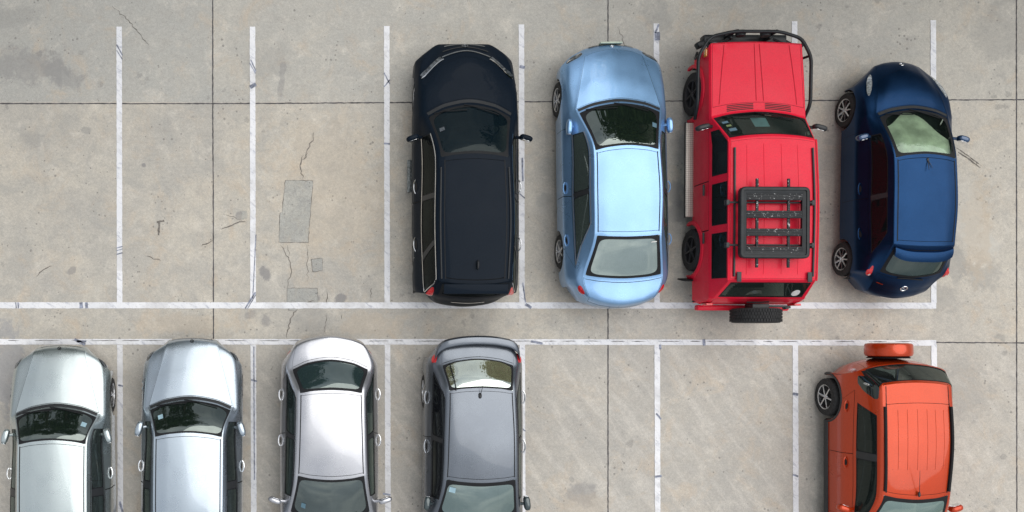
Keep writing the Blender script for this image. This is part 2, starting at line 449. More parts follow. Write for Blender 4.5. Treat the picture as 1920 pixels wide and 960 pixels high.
    def handle(s, u, v=3.75, mat=None, l=.20):
        for sg in (-1, 1):
            P, N = s.k.eval([u] * 5, [sg * (v)] * 5, 0); mu, mv = s.k.metric(u, v); h = l / 2 / mu
            us = np.linspace(u - h, u + h, 9); P, N = s.k.eval(us, [sg * v] * 9, .012)
            off = np.array([0, .018, .028, .032, .033, .032, .028, .018, 0])[:, None]
            P = P + N * off
            mb = MB(); mb.tube([tuple(p) for p in P], .013, 8); mb.build('door_handle', mat or M['chrome'], s.root)
            s.blob('handle_recess', u, sg * (v + .02), h * .62, .13, M['dark'], .001, 2.4, dome=.001)
    def seats(s, y, mat=None, xs=(-.36, .36), bench=None, z=.62):
        for x in xs:
            mb = MB(); mb.box((x, y, z - .05), (.48, .50, .16), 0, .08, .05); mb.box((x, y - .30, z + .22), (.46, .15, .56), 0, .25, .05)
            mb.box((x, y - .42, z + .54), (.25, .09, .15), 0, .2, .035); mb.build('seat', mat or M['seat'], s.root)
        if bench is not None:
            mb = MB(); mb.box((0, bench, z - .05), (1.2, .48, .16), 0, .08, .05); mb.box((0, bench - .30, z + .18), (1.2, .15, .50), 0, .3, .05)
            for x in (-.35, .35): mb.box((x, bench - .42, z + .48), (.24, .09, .13), 0, .3, .03)
            mb.build('seat', mat or M['seat'], s.root)
        zc = s.k.C[4][0][2]; yc = s.k.C[4][0][1]; xe = s.k.C[4][2][0]
        mb = MB(); mb.box((0, yc - .24, zc - .17), (xe * 1.85, .36, .14), 0, .1, .04); mb.build('dashboard', M['cabin'], s.root)
        mb = MB(); c = (.36, yc - .52, zc - .10)
        ring_ = [(c[0] + .18 * math.cos(t), c[1] + .07 * math.sin(t) , c[2] + .16 * math.sin(t)) for t in np.linspace(0, 2 * math.pi, 21)]
        mb.tube(ring_, .014, 6, False); mb.build('steering_wheel', M['cabin'], s.root)
    def wipers(s, v0=-1.2, sgn=1, u=4.10, rise=.10):
        for (a, b) in ((-1.55, -.15), (-.25, 1.25)):
            a, b = a * sgn, b * sgn
            s.bar('wiper', [(u + rise * math.sin(math.pi * t * .5), a + (b - a) * t) for t in np.linspace(0, 1, 7)], .009, M['rubber'], .018)
    def glazing(s, ws, front, rear, side, belt=M['rubber'], fb=(.05, .05), rbw=(.05, .05), ring_side=True):
        """ws: windscreen rect, rear rect, list of side rects -> panes flush in their openings"""
        for nm, rect, mat, bw in (('windscreen', ws, front, fb), ('rear_window', rear, side[0], rbw)):
            if rect is None: continue
            g = s.panel(nm, rect, mat, gap=-.012, off=-.004, cut=False)[0]
            s.ring('window_frame', rect, bw[0], bw[1], M['rubber'], .0015, g)
    def side_glass(s, rects, mat, bw=.022, trim=None):
        for rect in rects:
            gs = s.panel('side_window', rect, mat, gap=-.012, off=-.004, cut=False)
            for g, sg in zip(gs, (1, -1)): s.ring('window_frame', rect, bw, bw, M['rubber'], .0015, g, 14.0, sg)
    def sticker(s, u, v, ru, rv, mat, name='sticker'):
        mu, mv = s.k.metric(u, v); us = [u - ru / mu, u + ru / mu]; 
        vs_ = [v - rv / mv, v + rv / mv]; P, N, F, _, _ = s.grid(us, vs_, .003)
        return mesh_from(name, P, N, F.tolist(), mat, s.root)

def side_warp(c0, amt, half=1.6):
    """leans the cut lines of the upper side so the rear pillar slopes"""
    def w(u, v):
        av = np.abs(v); t = np.clip((av - 2.15) / .8, 0, 1); bell = np.clip(1 - np.abs((u - c0) / half), 0, 1); bell = bell * bell * (3 - 2 * bell)
        fade = np.where(av > 2.95, np.clip(1 - (av - 2.95) / .8, 0, 1), np.clip((av - 1.9) / .25, 0, 1))
        return u + amt * (t - .45) * bell * fade
    return w

# ------------------------------------------------------------------ ground
def G(px, py):            # photo survey of the lot: 100 px of the plan = 1 m
    return ((px - 960) / 100, -(py - 480) / 100)

def concrete(name, base_shift=(1, 1, 1), stains=True):
    t = NT(name); v = t.coords()
    n1 = t.noise(v, .45, 6, .62, .6); n2 = t.noise(v, 1.9, 8, .68, .8); n3 = t.noise(v, 9, 6, .7); n4 = t.noise(v, 60, 3, .7)
    c = t.mix(t.ramp(n1, .36, .64), (.42, .40, .36), (.50, .465, .40))
    c = t.mix(t.ramp(n2, .38, .70, 0, .62), c, (.335, .33, .31))
    c = t.mix(t.ramp(t.noise(t.coords(loc=(5, 3, 0)), 1.2, 7, .7, 1.0), .52, .74, 0, .6), c, (.46, .395, .315))
    c = t.mix(t.ramp(t.noise(t.coords(loc=(15, 9, 0)), 2.6, 8, .72, .4), .55, .78, 0, .7), c, (.56, .54, .49))
    # slab-to-slab tone: upper band greyer, patches either side of the joints
    sp = t.n('SeparateXYZ'); t.l(v, sp.inputs[0])
    up = t.ramp(sp.outputs[1], 2.88, 2.90); c = t.mix(t.math('MULTIPLY', up, .50), c, (.40, .40, .375))
    lf = t.ramp(sp.outputs[0], -5.62, -5.60, 1, 0); c = t.mix(t.math('MULTIPLY', t.math('MULTIPLY', lf, up), .45), c, (.36, .365, .35))
    lo = t.ramp(sp.outputs[1], -1.62, -1.60, 1, 0); mid = t.ramp(sp.outputs[0], -.1, .1)
    c = t.mix(t.math('MULTIPLY', lo, .45), c, (.375, .36, .335))
    rt = t.ramp(sp.outputs[0], 7.3, 8.6); c = t.mix(t.math('MULTIPLY', rt, .35), c, (.52, .48, .41))
    # brushed sweeps in the lower slabs
    v2 = t.coords(scale=(.5, 3.2, 1), rot=(0, 0, R(52))); sw = t.noise(v2, 1.5, 6, .65, .5)
    c = t.mix(t.math('MULTIPLY', t.ramp(sw, .46, .64, 0, .55), lo), c, (.52, .495, .45))
    c = t.mix(t.ramp(n3, .30, .75, 0, .30), c, (.30, .29, .27))
    m1 = t.noise(t.coords(loc=(2, 8, 0)), 4.6, 9, .74, .5); c = t.mix(t.ramp(m1, .49, .66, 0, .50), c, (.34, .325, .30))
    m2 = t.noise(t.coords(loc=(9, 4, 0)), 2.1, 9, .72, .5); c = t.mix(t.ramp(m2, .50, .70, 0, .42), c, (.60, .565, .50))
    m3 = t.noise(t.coords(loc=(1, 4, 0)), 1.5, 8, .72, .8); c = t.mix(t.ramp(m3, .51, .70, 0, .46), c, (.47, .385, .29))
    st_ = t.noise(t.coords(scale=(1, 5, 1), rot=(0, 0, R(50))), 5.0, 7, .75, .4); c = t.mix(t.ramp(st_, .53, .68, 0, .42), c, (.30, .29, .275))
    # pits and fine grit
    vo = t.n('TexVoronoi'); t.l(v, vo.inputs['Vector']); vo.inputs['Scale'].default_value = 8.5; vo.inputs['Randomness'].default_value = 1
    sz = t.math('MULTIPLY', t.ramp(t.noise(v, 1.6, 4), .38, .70), .20); pit = t.math('LESS_THAN', vo.outputs['Distance'], sz)
    c = t.mix(t.math('MULTIPLY', pit, .62), c, (.17, .165, .155))
    vo2 = t.n('TexVoronoi'); t.l(t.coords(loc=(3, 1, 0)), vo2.inputs['Vector']); vo2.inputs['Scale'].default_value = 3.1
    d2 = t.math('ADD', vo2.outputs['Distance'], t.math('MULTIPLY', t.math('SUBTRACT', t.noise(v, 7, 6, .7), .32), .95)); sz2 = t.math('MULTIPLY', t.ramp(t.noise(t.coords(loc=(7, 7, 0)), .9, 3), .40, .66), .36)
    blot = t.ramp(t.math('SUBTRACT', sz2, d2), -.05, .06); c = t.mix(t.math('MULTIPLY', blot, .42), c, (.21, .205, .195))
    fine = t.ramp(n4, .25, .75, .84, 1.14); c = t.mix(1.0, c, fine, 'MULTIPLY')
    fine2 = t.ramp(t.noise(t.coords(loc=(4, 2, 0)), 22, 5, .75), .28, .72, .90, 1.09); c = t.mix(1.0, c, fine2, 'MULTIPLY'); c = t.mix(1.0, c, (1.13, 1.12, 1.115), 'MULTIPLY')
    if stains:
        wob = t.noise(v, 3.2, 7, .7, .6); wob2 = t.noise(v, 14, 4, .6)
        for (px, py, rx, ry, rot, st, col) in STAINS:
            x, y = G(px, py); a = t.math('SUBTRACT', sp.outputs[0], x); b = t.math('SUBTRACT', sp.outputs[1], y)
            cr_, sr_ = math.cos(rot), math.sin(rot)
            p = t.math('ADD', t.math('MULTIPLY', a, cr_ / rx * 100), t.math('MULTIPLY', b, sr_ / rx * 100))
            q = t.math('ADD', t.math('MULTIPLY', a, -sr_ / ry * 100), t.math('MULTIPLY', b, cr_ / ry * 100))
            d = t.math('SQRT', t.math('ADD', t.math('MULTIPLY', p, p), t.math('MULTIPLY', q, q)))
            d = t.math('ADD', d, t.math('MULTIPLY', t.math('SUBTRACT', wob, .5), 2.6)); d = t.math('ADD', d, t.math('MULTIPLY', t.math('SUBTRACT', wob2, .5), .7))
            f = t.ramp(d, .60, 1.10, st * .9, 0); c = t.mix(f, c, col)
    sh = t.mix(1.0, c, base_shift, 'MULTIPLY')
    t.l(sh, t.b.inputs['Base Color']); t.set(Roughness=.9, Specular_IOR_Level=.25)
    h = t.math('ADD', t.math('MULTIPLY', n3, .6), t.math('MULTIPLY', n4, .5)); h = t.math('SUBTRACT', h, t.math('MULTIPLY', pit, .8))
    t.bump(h, .006, .35)
    return t.m
dk, md, lt, wm = (.22, .215, .22), (.28, .275, .265), (.56, .54, .49), (.50, .40, .29)
STAINS = [(40, 125, 105, 36, -.12, .62, (.27, .265, .26)), (115, 140, 45, 22, -.5, .5, (.27, .265, .26)), (20, 35, 60, 20, .2, .3, md),
          (528, 150, 7, 42, -.1, .45, dk), (12, 690, 42, 95, 0, .55, (.25, .26, .29)), (498, 512, 10, 18, .5, .8, dk), (640, 560, 14, 9, .3, .8, dk),
          (595, 560, 9, 12, .2, .7, dk), (1015, 380, 17, 17, 0, .55, md), (1265, 362, 20, 26, .1, .65, md), (1270, 400, 26, 22, .1, .55, md),
          (1018, 380, 30, 28, 0, .25, lt), (1235, 30, 30, 45, .4, .35, md), (1790, 480, 22, 60, .2, .5, md), (1840, 520, 40, 30, -.2, .45, md),
          (1770, 560, 28, 30, .3, .4, md), (1855, 455, 18, 30, .2, .6, lt), (1835, 430, 30, 110, 0, .4, wm), (1812, 400, 34, 80, .1, .35, lt),
          (1090, 925, 34, 24, .1, .5, dk), (1100, 945, 60, 24, .1, .25, wm), (1880, 60, 60, 70, .2, .35, md), (1810, 730, 55, 70, .2, .3, md),
          (1520, 470, 18, 30, 0, .45, md), (450, 405, 10, 10, 0, .6, dk), (270, 310, 5, 5, 0, .8, dk), (134, 507, 12, 6, .6, .6, dk),
          (470, 590, 14, 10, 0, .5, dk), (497, 600, 9, 14, 0, .6, dk), (580, 600, 40, 28, 0, .4, md), (700, 610, 70, 28, 0, .3, wm), (500, 120, 60, 34, .1, .25, md),
          (620, 350, 120, 160, .2, .25, wm), (340, 610, 120, 20, 0, .3, wm), (60, 260, 22, 16, 0, .4, md), (160, 245, 10, 8, 0, .6, md)]
m_conc = concrete('weathered_concrete')
me = bpy.data.meshes.new('ground'); me.from_pydata([(-220, -220, 0), (220, -220, 0), (220, 220, 0), (-220, 220, 0)], [], [(0, 1, 2, 3)])
link('ground', me, m_conc, None, False, kind='structure')

STAINS = []
m_patch = concrete('repair_mortar', (.80, .84, .88), False)
m_joint = simple('joint_sealant', (.085, .08, .085), .9, var=.35, vs_=6)
m_crack = simple('crack_shadow_dirt', (.17, .155, .14), .95, var=.4, vs_=12)
m_scuff = simple('tyre_rubber_scuff', (.24, .26, .33), .8, var=.5, vs_=12)

def line_paint():
    t = NT('worn_line_paint'); v = t.coords()
    c = t.mix(t.ramp(t.noise(v, 1.1, 6, .65), .3, .7), (.82, .82, .84), (.72, .73, .76))
    vv = t.coords(scale=(1.0, 3.0, 1), rot=(0, 0, R(40))); w = t.noise(vv, 4.5, 8, .75, .5)
    c = t.mix(t.ramp(w, .50, .68, 0, .65), c, (.36, .38, .45))
    w2 = t.noise(v, 28, 5, .75); c = t.mix(t.ramp(w2, .58, .70, 0, .8), c, (.40, .385, .36))
    c = t.mix(t.ramp(t.noise(v, 1.3, 5, .7), .50, .62, 0, .42), c, (.50, .49, .485))
    t.l(c, t.b.inputs['Base Color']); t.set(Roughness=.75, Specular_IOR_Level=.3); return t.m
m_line = line_paint()

def ribbon(name, pts, w, z, mat, jag=0.0, step=.05, taper=False):
    """flat irregular strip along a path on the ground"""
    P = []
    for (a, b) in zip(pts[:-1], pts[1:]):
        n = max(1, int(math.dist(a, b) / step))
        for k in range(n): P.append((a[0] + (b[0] - a[0]) * k / n, a[1] + (b[1] - a[1]) * k / n))
    P.append(pts[-1]); vs_, fs = [], []; N = len(P)
    for i, p in enumerate(P):
        a, b = P[max(i - 1, 0)], P[min(i + 1, N - 1)]; d = Vector((b[0] - a[0], b[1] - a[1])).normalized(); nx, ny = -d.y, d.x
        ww = w * ((1 - abs(2 * i / (N - 1) - 1) ** 3) if taper else 1) + .001
        l_, r_ = ww / 2 + random.uniform(-jag, jag), ww / 2 + random.uniform(-jag, jag)
        vs_ += [(p[0] + nx * l_, p[1] + ny * l_, z), (p[0] - nx * r_, p[1] - ny * r_, z)]
        if i: fs.append((2 * i - 2, 2 * i - 1, 2 * i + 1, 2 * i))
    me = bpy.data.meshes.new(name); me.from_pydata(vs_, [], fs); me.update()
    return link(name, me, mat, None, False, kind='structure')

def gp(*a): return [G(*p) for p in a]
# slab joints (sealed grooves; the painted lines run over them)
for pts in (gp((399, -600), (399, 196), (400, 400), (401, 1500)), gp((1140, -600), (1140, 1500)), gp((1905, -600), (1907, 1500)), gp((-342, -600), (-342, 1500))):
    ribbon('paving_joint', pts, .021, .003, m_joint, .004)
for pts in (gp((-1500, 193), (400, 194.5), (1140, 190), (1906, 187), (3300, 185)), gp((-1500, 637), (1140, 638), (1906, 643), (3300, 648)), gp((-1500, -420), (3300, -425))):
    ribbon('paving_joint', pts, .020, .0034, m_joint, .005)
# painted bay lines
for i, x in enumerate((224, 474, 725.5, 978, 1231, 1490, 1750)):
    top = (50, 50, 49, 46, 44, 40, 38)[i]
    ribbon('parking_line', gp((x - .5, top), (x + .5, 567.5)), .104, .008, m_line, .0035)
    ribbon('parking_line', gp((x + 1, 646.5), (x + 2.5, 1180)), .104, .008, m_line, .0035)
ribbon('parking_line', gp((-1500, 572), (1755, 573)), .115, .0085, m_line, .0035)
ribbon('parking_line', gp((-1500, 640.5), (960, 641), (1755, 643)), .105, .0085, m_line, .0035)
# the slab joint telegraphing through the lower painted line
x = -300
while x < 1720:
    l_ = random.uniform(8, 60); ribbon('paving_joint', gp((x, 638.3 + x * .0012 + random.uniform(-.5, .5)), (x + l_, 638.3 + (x + l_) * .0012)), .010, .0125, m_joint, .003, .04, True); x += l_ + random.uniform(2, 30)
# tyre scuffs across the lines
for (a, b, w) in (((219, 84), (230, 104), .02), ((219, 95), (230, 112), .012), ((470, 112), (480, 134), .02), ((468, 118), (479, 138), .012), ((469, 164), (480, 158), .07),
                  ((219, 465), (230, 462), .018), ((219, 470), (230, 467), .015), ((219, 477), (230, 474), .02), ((460, 578), (479, 548), .03), ((464, 579), (480, 552), .015),
                  ((474, 560), (480, 440), .016), ((720, 137), (731, 158), .018), ((720, 163), (731, 150), .02), ((720, 269), (731, 270), .03), ((30, 567), (31, 578), .02),
                  ((34, 567), (35, 578), .02), ((152, 567), (153, 578), .06), ((162, 567), (163, 578), .05), ((1227, 68), (1237, 68), .16), ((1235, 46), (1228, 62), .03),
                  ((973, 362), (984, 372), .018), ((979, 296), (980, 340), .03), ((974, 125), (984, 127), .05), ((980, 530), (985, 567), .02), ((985, 570), (996, 577), .05),
                  ((974, 800), (985, 808), .02), ((471, 712), (482, 715), .03), ((476, 650), (477, 900), .02), ((1228, 894), (1240, 892), .04), ((1230, 775), (1239, 786), .03),
                  ((1486, 890), (1496, 893), .03), ((1486, 738), (1496, 740), .05), ((1319, 636), (1320, 648), .05), ((1237, 646), (1238, 655), .04), ((995, 640), (1017, 644), .04),
                  ((140, 636), (160, 646), .05), ((144, 640), (162, 640), .04), ((718, 925), (732, 928), .03), ((222, 722), (231, 724), .03), ((225, 940), (230, 960), .04)):
    ribbon('tyre_mark', gp(a, b), w, .0145, m_scuff, .003, .03)
# old tyre arc and drag marks on the concrete
ribbon('tyre_mark', gp((1796, 285), (1815, 297), (1838, 315)), .022, .0066, m_crack, .006, .03, True)
ribbon('tyre_mark', gp((1786, 272), (1812, 290), (1841, 312)), .014, .0068, m_crack, .006, .03, True)
ribbon('tyre_mark', gp((294, 417), (308, 414)), .03, .0066, m_crack, .008, .03); ribbon('tyre_mark', gp((299, 417), (297, 441)), .035, .0068, m_crack, .008, .03)
# cracks
def crack(pts, w=.012):
    P = [pts[0]]
    for a, b in zip(pts[:-1], pts[1:]):
        n = max(2, int(math.dist(a, b) / 4.5))
        for k in range(1, n + 1): P.append((a[0] + (b[0] - a[0]) * k / n + random.uniform(-2.4, 2.4), a[1] + (b[1] - a[1]) * k / n + random.uniform(-1.6, 1.6)))
    ribbon('ground_crack', [G(*p) for p in P], w, .0058 + random.random() * .0004, m_crack, .003, .04, True)
crack([(589, 248), (586, 262), (578, 280), (571, 300)], .014); crack([(570, 290), (562, 306), (564, 322), (568, 335)], .02); crack([(566, 300), (574, 296), (578, 285)], .012)
crack([(525, 458), (534, 475), (545, 492), (548, 505), (541, 525), (538, 542)], .012); crack([(539, 460), (543, 480)], .008); crack([(575, 460), (576, 500), (577, 530)], .008)
crack([(415, 430), (430, 425), (450, 415), (462, 418)], .022); crack([(418, 402), (440, 408), (455, 415)], .008); crack([(378, 462), (390, 455), (399, 451)], .012)
crack([(558, 578), (548, 590), (543, 610), (538, 634)], .016); crack([(561, 570), (585, 565), (592, 560)], .012); crack([(613, 545), (613, 575)], .012); crack([(697, 540), (695, 560)], .008)
crack([(611, 582), (609, 632)], .006); crack([(275, 480), (290, 485), (303, 488)], .014); crack([(68, 520), (78, 508), (97, 497)], .014)
crack([(1157, 50), (1170, 80), (1187, 112)], .006); crack([(210, 10), (240, 38), (262, 64), (280, 88)], .010); crack([(640, 590), (640, 600)], .008)
# square mortar repairs
def repair(poly, edge=True):
    pts = []; n = len(poly)
    for i in range(n):
        a, b = poly[i], poly[(i + 1) % n]; m = max(2, int(math.dist(a, b) / 6))
        for k in range(m): pts.append((a[0] + (b[0] - a[0]) * k / m + random.uniform(-.7, .7), a[1] + (b[1] - a[1]) * k / m + random.uniform(-.7, .7)))
    P = [G(*p) for p in pts]; bm = bmesh.new(); vs_ = [bm.verts.new((x, y, .0052)) for x, y in P]; bm.faces.new(vs_)
    bmesh.ops.triangulate(bm, faces=bm.faces[:]); bmesh.ops.recalc_face_normals(bm, faces=bm.faces[:]); me = bpy.data.meshes.new('mortar_patch'); bm.to_mesh(me); bm.free()
    if me.polygons[0].normal.z < 0: me.flip_normals()
    link('mortar_patch', me, m_patch, None, False, kind='structure')
    if edge: ribbon('patch_edge', P + P[:1], .006, .0062, m_crack, .004, .04)
repair([(535, 338), (587, 339), (582, 398), (578, 455), (523, 454), (525, 400), (529, 398)]); repair([(538, 540), (595, 540), (596, 567), (538, 567)])
repair([(583, 486), (604, 484), (605, 507), (586, 510)]); repair([(454, 396), (463, 395), (464, 410), (453, 412)], False)
repair([(541, 579), (558, 578), (557, 582), (541, 583)])

# ------------------------------------------------------------------ car kinds
def V(*a): return a
def common(c, wheel_x, rim_n=5, rim_mat=None, liners=True):
    for (yw, zw) in c.wheels:
        for sx in (-1, 1): c.wheel(sx * wheel_x, yw, zw, n=rim_n, mat=rim_mat)
    c.liners()

def bodywork(c, ws, roof, rw, sides, doors, hood, boot, glass_f, glass_s, glass_r, roof_mat=None, chrome=None, gap=.011, extra=(), frit=(.05, .05), frit_r=(.06, .06), bmat=None, roofstrip=True, pillars=True, fb=1.55, rb=None):
    c.windows = [ws] + ([rw] if rw else []) + list(sides)
    c.holes = [hood, roof, boot] + list(doors) + list(extra)
    c.shell(bmat=bmat, fb=fb, rb=rb)
    c.panel('hood', hood, gap=gap); c.panel('roof', roof, roof_mat, gap=.016 if roofstrip else .008)
    c.panel('boot_lid', boot, gap=gap)
    for i, d in enumerate(doors): c.panel(('front_door', 'rear_door')[min(i, 1)], d, gap=gap)
    g = c.panel('windscreen', ws, glass_f, gap=-.012, off=-.004, cut=False)[0]; c.ring('window_frame', ws, frit[0], frit[1], M['rubber'], .0015, g)
    if rw:
        g = c.panel('rear_window', rw, glass_r, gap=-.012, off=-.004, cut=False)[0]; c.ring('window_frame', rw, frit_r[0], frit_r[1], M['rubber'], .0015, g)
    c.side_glass(sides, glass_s, .016)
    if roofstrip:
        for sg in (1, -1): c.strip('roof_strip', [(u, sg * roof[3]) for u in np.linspace(roof[0] - .02, roof[1] + .02, 30)], .017, M['rubber'], .003)
    if chrome:
        a, b = sides[0][0], sides[-1][1]; lo, hi = sides[0][2], sides[0][3]
        for sg in (1, -1):
            c.strip('window_trim', [(u, sg * (hi + .04)) for u in np.linspace(a, b + .05, 30)], .018, chrome, .004)
            c.strip('window_trim', [(u, sg * (lo - .05)) for u in np.linspace(a, b, 30)] + [(b + .05, sg * (lo + (hi - lo) * t)) for t in (.1, .5, 1)], .016, chrome, .004)
    for sg in (1, -1):      # blackened pillar between the side windows
        for k in range(len(sides) - 1 if pillars else 0):
            ua, ub = sides[k][1], sides[k + 1][0]; lo, hi = sides[0][2], sides[0][3]
            w = abs(ub - ua) * c.k.metric(ua, 2.5)[0] + .01
            c.strip('door_pillar', [((ua + ub) / 2, sg * v) for v in np.linspace(lo, hi, 8)], w, M['plastic'], .003)

def plate(c, y, z, mat=None, w=.40):
    mb = MB(); mb.box((0, y, z), (w, .02, .12), 0, 0, .006); return mb.build('number_plate', mat or M['white'], c.root, False)
def badge(c, u, r=.04, v=0.0, mat=None):
    p, N = c.k.eval([u], [v], .006); mb = MB(); n = Vector(N[0]); p = Vector(p[0]); a = n.orthogonal().normalized(); b = n.cross(a)
    mb.tube([p + a * r * math.cos(t) + b * r * math.sin(t) for t in np.linspace(0, 2 * math.pi, 25)], r * .16, 6, False)
    mb.tube([p + b * r * .9, p - b * r * .9], r * .1, 5); mb.tube([p, p + (a * .8 - b * .4) * r], r * .1, 5); mb.tube([p, p + (-a * .8 - b * .4) * r], r * .1, 5)
    return mb.build('badge', mat or M['chrome'], c.root)

# ================= black people carrier
def car_black():
    S = [V(2.33, -.02, -.36, .22, .46, .22, .72, .23, .82, .25, .82, .20),
         V(2.39, -.01, -.32, .50, .44, .52, .70, .58, .87, .52, .86, .22),
         V(2.07, -.40, -.44, .86, .76, .86, .85, .82, .92, .60, .90, .22),
         V(1.66, -.22, -.34, .98, .76, .96, .86, .90, .935, .68, .90, .22),
         V(1.24, -.24, -.28, 1.08, .76, 1.05, .86, .98, .94, .72, .90, .24),
         V(.16, -.06, -.10, 1.59, .61, 1.54, .83, 1.04, .945, .74, .90, .26),
         V(-.95, 0, 0, 1.68, .63, 1.61, .85, 1.06, .945, .74, .90, .26),
         V(-2.06, .06, .05, 1.62, .60, 1.56, .82, 1.08, .93, .74, .89, .26),
         V(-2.27, .06, .12, 1.22, .62, 1.20, .79, 1.06, .90, .72, .87, .26),
         V(-2.33, .08, .30, .95, .60, .94, .75, .86, .87, .64, .85, .26),
         V(-2.40, .08, .40, .60, .52, .60, .68, .58, .80, .54, .79, .24),
         V(-2.36, .08, .42, .24, .52, .24, .68, .24, .77, .24, .77, .22)]
    c = Car('people_carrier', 'glossy black people carrier parked between the empty bays and the pale blue saloon', 'car', (-1.01, 1.43), 0, S,
            paint('black_car_paint', (.006, .011, .019), .0, .40, .05, .10, 0, .05), [(1.42, .33), (-1.42, .33)], .335, .76, warp=side_warp(7.4, .8), ucrease=(4, 7))
    gw = glass('dark_windscreen_glass', (.004, .009, .013), .0, .06, .5); gs = glass('black_side_glass', (.006, .007, .008), .0, .05, .3)
    bodywork(c, (4.10, 4.97, -1.88, 1.88), (5.05, 6.93, -1.62, 1.62), (7.12, 7.95, -1.8, 1.8), [(4.45, 5.55, 2.25, 2.92), (5.62, 6.40, 2.25, 2.92), (6.47, 7.25, 2.25, 2.92)],
             [(4.28, 5.62, 3.02, 5.6), (5.62, 6.55, 3.02, 5.6)], (2.04, 3.96, -1.98, 1.98), (8.02, 9.4, -1.9, 1.9), gw, gs, gs, chrome=M['chrome'], gap=.008)
    common(c, .765, 10)
    c.wipers()
    c.strip('cowl_panel', [(4.03, v) for v in np.linspace(-1.9, 1.9, 24)], .07, M['plastic'], .004)
    for sg in (1, -1):
        c.strip('headlight', [(1.74 + .16 * t * t, sg * (1.15 + t * 1.30)) for t in np.linspace(0, 1, 16)], .085, M['lampdark'], .012)
        c.strip('headlight_chrome', [(1.86 + .14 * t * t, sg * (1.0 + t * 1.45)) for t in np.linspace(0, 1, 16)], .022, M['chrome'], .018)
        c.blob('tail_light', 8.15, sg * 2.55, .75, .36, M['red'], .006, 2.6, 0, .02)
        c.bar('roof_rail', [(u, sg * 1.86) for u in np.linspace(5.15, 6.95, 22)], .013, M['plastic'], .014)
    for k, (u, w) in enumerate(((1.30, .024), (1.52, .024), (1.74, .028))):
        c.strip('grille_bar', [(u, v) for v in np.linspace(-1.35 + .12 * k, 1.35 - .12 * k, 22)], w, simple('dull_chrome', (.30, .32, .34), .25, .9) if k != 1 else M['plastic'], .014)
    badge(c, 1.42, .05, mat=M['lampdark']); c.mirror(1.0, .56, 1.08, (.115, .05, .08), .32); c.handle(5.34, 3.5, l=.24); c.handle(6.30, 3.5, l=.24); c.seats(.15, bench=-.95)
    mb = MB(); mb.box((0, -2.13, 1.655), (1.10, .17, .035), 0, .12, .015); mb.build('roof_spoiler', c.paint, c.root)
    mb = MB(); mb.ellip((0.03, -1.72, 1.68), (.022, .085, .05), 0, 2.0); mb.build('antenna_fin', M['plastic'], c.root)
    c.strip('tailgate_trim', [(9.1, v) for v in np.linspace(-.9, .9, 10)], .035, M['chrome'], .012); 
    c.sticker(4.45, -1.45, .04, .045, M['lampdark'])
    mb = MB(); mb.box((-.955, .02, .30), (.05, .60, .05), 0, 0, .012); mb.box((-.93, .02, .27), (.12, .6, .03)); mb.build('side_step', simple('worn_step', (.20, .22, .22), .5, .3, var=.5, vs_=30), c.root)
    return c

# ================= pale blue saloon
def saloon_secs(hoodfront=.52, hw=.945, roofw=.575, noseb=-.36, leadb=-.12, tail=0.0, hoodw=.765):
    return [V(2.34, -.15, noseb, .22, .50, .22, .74, .23, .80, .25, .80, .20),
         V(2.40, -.08, noseb, .50, .48, .52, .74, .56, .86, .52, .84, .22),
         V(2.27, leadb, noseb + .02, .73, hoodfront, .73, .78, .70, hw - .03, .56, .88, .22),
         V(1.78, -.20, -.28, .89, (hoodfront + hoodw) / 2 + .02, .87, .85, .82, hw - .01, .62, .90, .22),
         V(1.31, -.18, -.22, .985, hoodw, .96, .845, .915, hw, .66, .91, .23),
         V(.38, -.08, -.12, 1.385, roofw, 1.345, .83, .94, hw, .68, .92, .25),
         V(-.40, 0, 0, 1.45, roofw + .015, 1.39, .845, .95, hw, .68, .92, .25),
         V(-1.13, .03, .03, 1.395, roofw + .005, 1.345, .835, .97, hw, .68, .92, .25),
         V(-1.92, .08, .12, 1.085, .71, 1.045, .80, .98, hw - .02, .68, .90, .25),
         V(-2.33, .14, .38, 1.02, .60, .99, .75, .91, .88, .66, .86, .25),
         V(-2.41, .12, .42, .62, .58, .62, .73, .60, .84, .55, .83, .24),
         V(-2.36, .12, .44, .24, .58, .24, .72, .24, .80, .24, .80, .22)]
